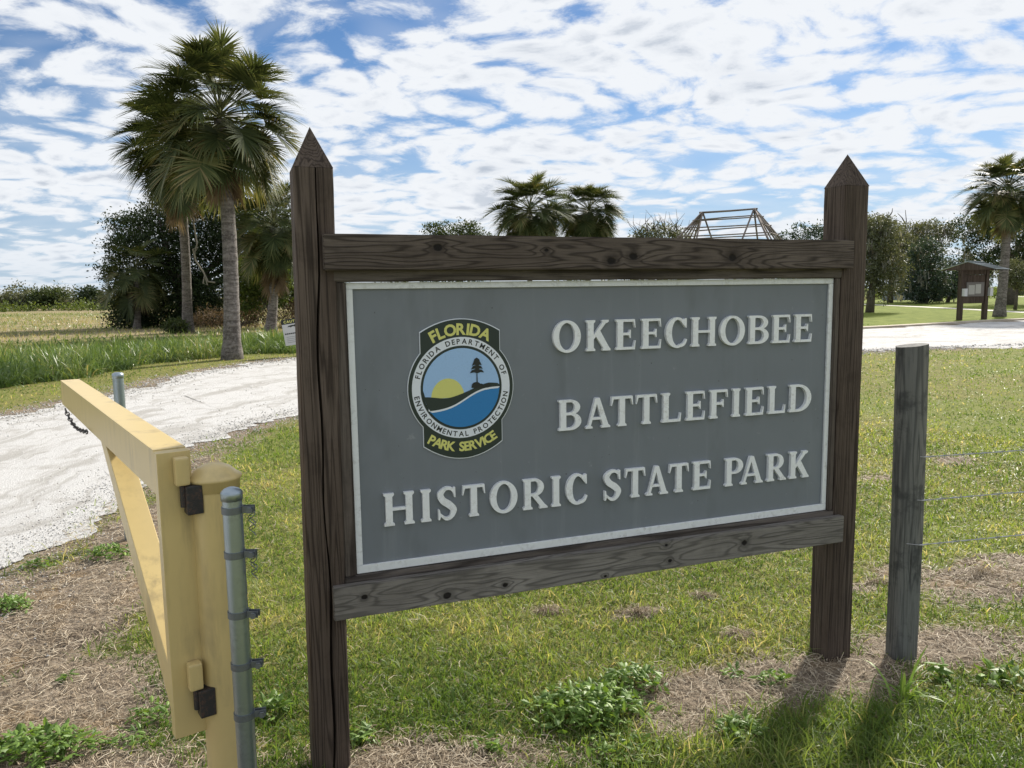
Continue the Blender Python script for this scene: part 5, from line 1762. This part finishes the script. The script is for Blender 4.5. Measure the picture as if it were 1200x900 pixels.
def weed(label, u, v, rad, n, leafL, seed, height=0.08, lobed=True, cat='plant'):
    p = G(u, v)
    r2 = np.random.default_rng(seed)
    V_, F_, T_ = [], [], []
    for k in range(n):
        q = rad * math.sqrt(r2.random()) * (0.7 + 0.6 * r2.random()); a_ = r2.uniform(0, 6.28)
        bx_, by_ = q * math.cos(a_) * 1.25, q * math.sin(a_) * 0.85
        hh = height * max(0.15, 1 - (q / (rad * 1.3)) ** 2) * r2.uniform(0.35, 1.1)
        L_ = leafL * r2.uniform(0.6, 1.3); w = L_ * (0.55 if lobed else 0.48)
        yaw = r2.uniform(0, 6.28); pit = r2.normal(0.25, 0.45); rol = r2.normal(0, 0.5)
        mt_ = Matrix.Translation((bx_, by_, hh + 0.006)) @ Matrix.Rotation(yaw, 4, 'Z') @ Matrix.Rotation(-pit, 4, 'Y') @ Matrix.Rotation(rol, 4, 'X')
        up = lobed_leaf(L_, w) if lobed else [(L_ * f, w / 2 * math.sin(math.pi * f ** 0.8)) for f in (0.05, .2, .4, .6, .8, .93)]
        k0 = len(V_)
        tt = np.clip(r2.normal(0.45, 0.25), 0, 1)
        pts = [(0, 0, 0)] + [(x_, y_, -0.35 * y_ - 0.5 * x_ * x_ / L_ * 0.5) for x_, y_ in up] + [(L_, 0, -0.3 * L_)] + [(x_, -y_, -0.35 * y_ - 0.5 * x_ * x_ / L_ * 0.5) for x_, y_ in up[::-1]]
        nu = len(up)
        mid_ = [(x_, 0, -0.25 * x_ * x_ / L_) for x_, _ in up]
        allp = pts + mid_
        V_ += [mt_ @ Vector(q_) for q_ in allp]; T_ += [tt] * len(allp)
        m0 = len(pts)
        F_.append((k0, k0 + 1, k0 + m0)); F_.append((k0, k0 + m0, k0 + 2 * nu + 1))
        for j in range(nu - 1):
            F_.append((k0 + 1 + j, k0 + 2 + j, k0 + m0 + j + 1, k0 + m0 + j))
            F_.append((k0 + m0 + j, k0 + m0 + j + 1, k0 + 2 * nu - j, k0 + 2 * nu + 1 - j))
        F_.append((k0 + nu, k0 + nu + 1, k0 + m0 + nu - 1)); F_.append((k0 + nu + 1, k0 + nu + 2, k0 + m0 + nu - 1))
    me_ = bpy.data.meshes.new('weed'); me_.from_pydata([tuple(q_) for q_ in V_], [], F_)
    a_ = me_.attributes.new('tint', 'FLOAT', 'POINT'); a_.data.foreach_set('value', np.array(T_, dtype=np.float32))
    zz = me_.vertices
    o_ = link('weed', me_, M['weed'])
    o_.location = (p.x, p.y, float(gz(np.array([p.x]), np.array([p.y]))[0]))
    tag(o_, label, cat, 'broadleaf weeds')
    return o_


weed('largest leafy weed patch in front of the sign, right of centre', 690, 838, 0.21, 620, 0.05, 501, 0.10)
weed('leafy weeds trailing right from the largest patch', 742, 806, 0.12, 220, 0.048, 502, 0.09)
weed('sparse weed patch below the largest one at the bottom edge', 730, 885, 0.15, 170, 0.038, 503, 0.04)
weed('dark leafy weed clump before the right sign post in the bare soil', 868, 862, 0.085, 150, 0.045, 504, 0.08)
weed('small weed sprigs at the left of the right post', 905, 800, 0.07, 60, 0.045, 505, 0.05)
weed('low weed sprig in the bare soil right of the largest patch', 860, 795, 0.045, 30, 0.04, 506, 0.05)
weed('pale broad-leaved seedling in front of the fence post', 1098, 796, 0.05, 12, 0.085, 507, 0.08, lobed=False)
weed('broad-leaved weeds at the right edge of the bare soil', 1185, 800, 0.12, 60, 0.06, 508, 0.06, lobed=False)
weed('dense weed clump in the bottom left corner', 45, 885, 0.17, 460, 0.048, 509, 0.09)
weed('loose weed sprigs right of the bottom left clump', 145, 872, 0.09, 60, 0.04, 510, 0.05)
weed('bright green weed patch at the left edge beside the road', 14, 714, 0.11, 190, 0.045, 511, 0.06)
weed('dark weed tuft behind the gate brace', 128, 655, 0.13, 190, 0.045, 512, 0.09)
weed('weed sprigs under the gate upright', 178, 842, 0.09, 70, 0.045, 513, 0.06)
weed('weed seedlings at the foot of the galvanised post', 318, 836, 0.06, 60, 0.05, 514, 0.07)
weed('lone weed seedling in the lawn left of the largest patch', 574, 880, 0.05, 26, 0.05, 515, 0.05)
weed('tiny weed sprig on the straw left of the gate', 78, 800, 0.035, 16, 0.045, 516, 0.04)
weed('weed tuft growing against the left sign post', 425, 866, 0.06, 60, 0.05, 517, 0.05)
weed('little weeds at the road edge left of the gate', 45, 665, 0.10, 60, 0.045, 518, 0.05)

# a single coarse grass tuft with long blades near the right post
p = G(1062, 822); n = 26
r2 = np.random.default_rng(600)
V_, Fs, T_ = blades(p.x + r2.normal(0, 0.025, n), p.y + r2.normal(0, 0.02, n), r2.uniform(0.12, 0.30, n), r2.uniform(0.009, 0.014, n), r2.uniform(0.4, 0.9, n), 601, 0.7, 5, z0=np.zeros(n), curl=0.6)
tag(link('grass_tuft', npmesh('grass_tuft', V_, Fs, T_, (M['weed'],))), 'coarse grass tuft with long arching blades in front of the fence post', 'grass tuft')
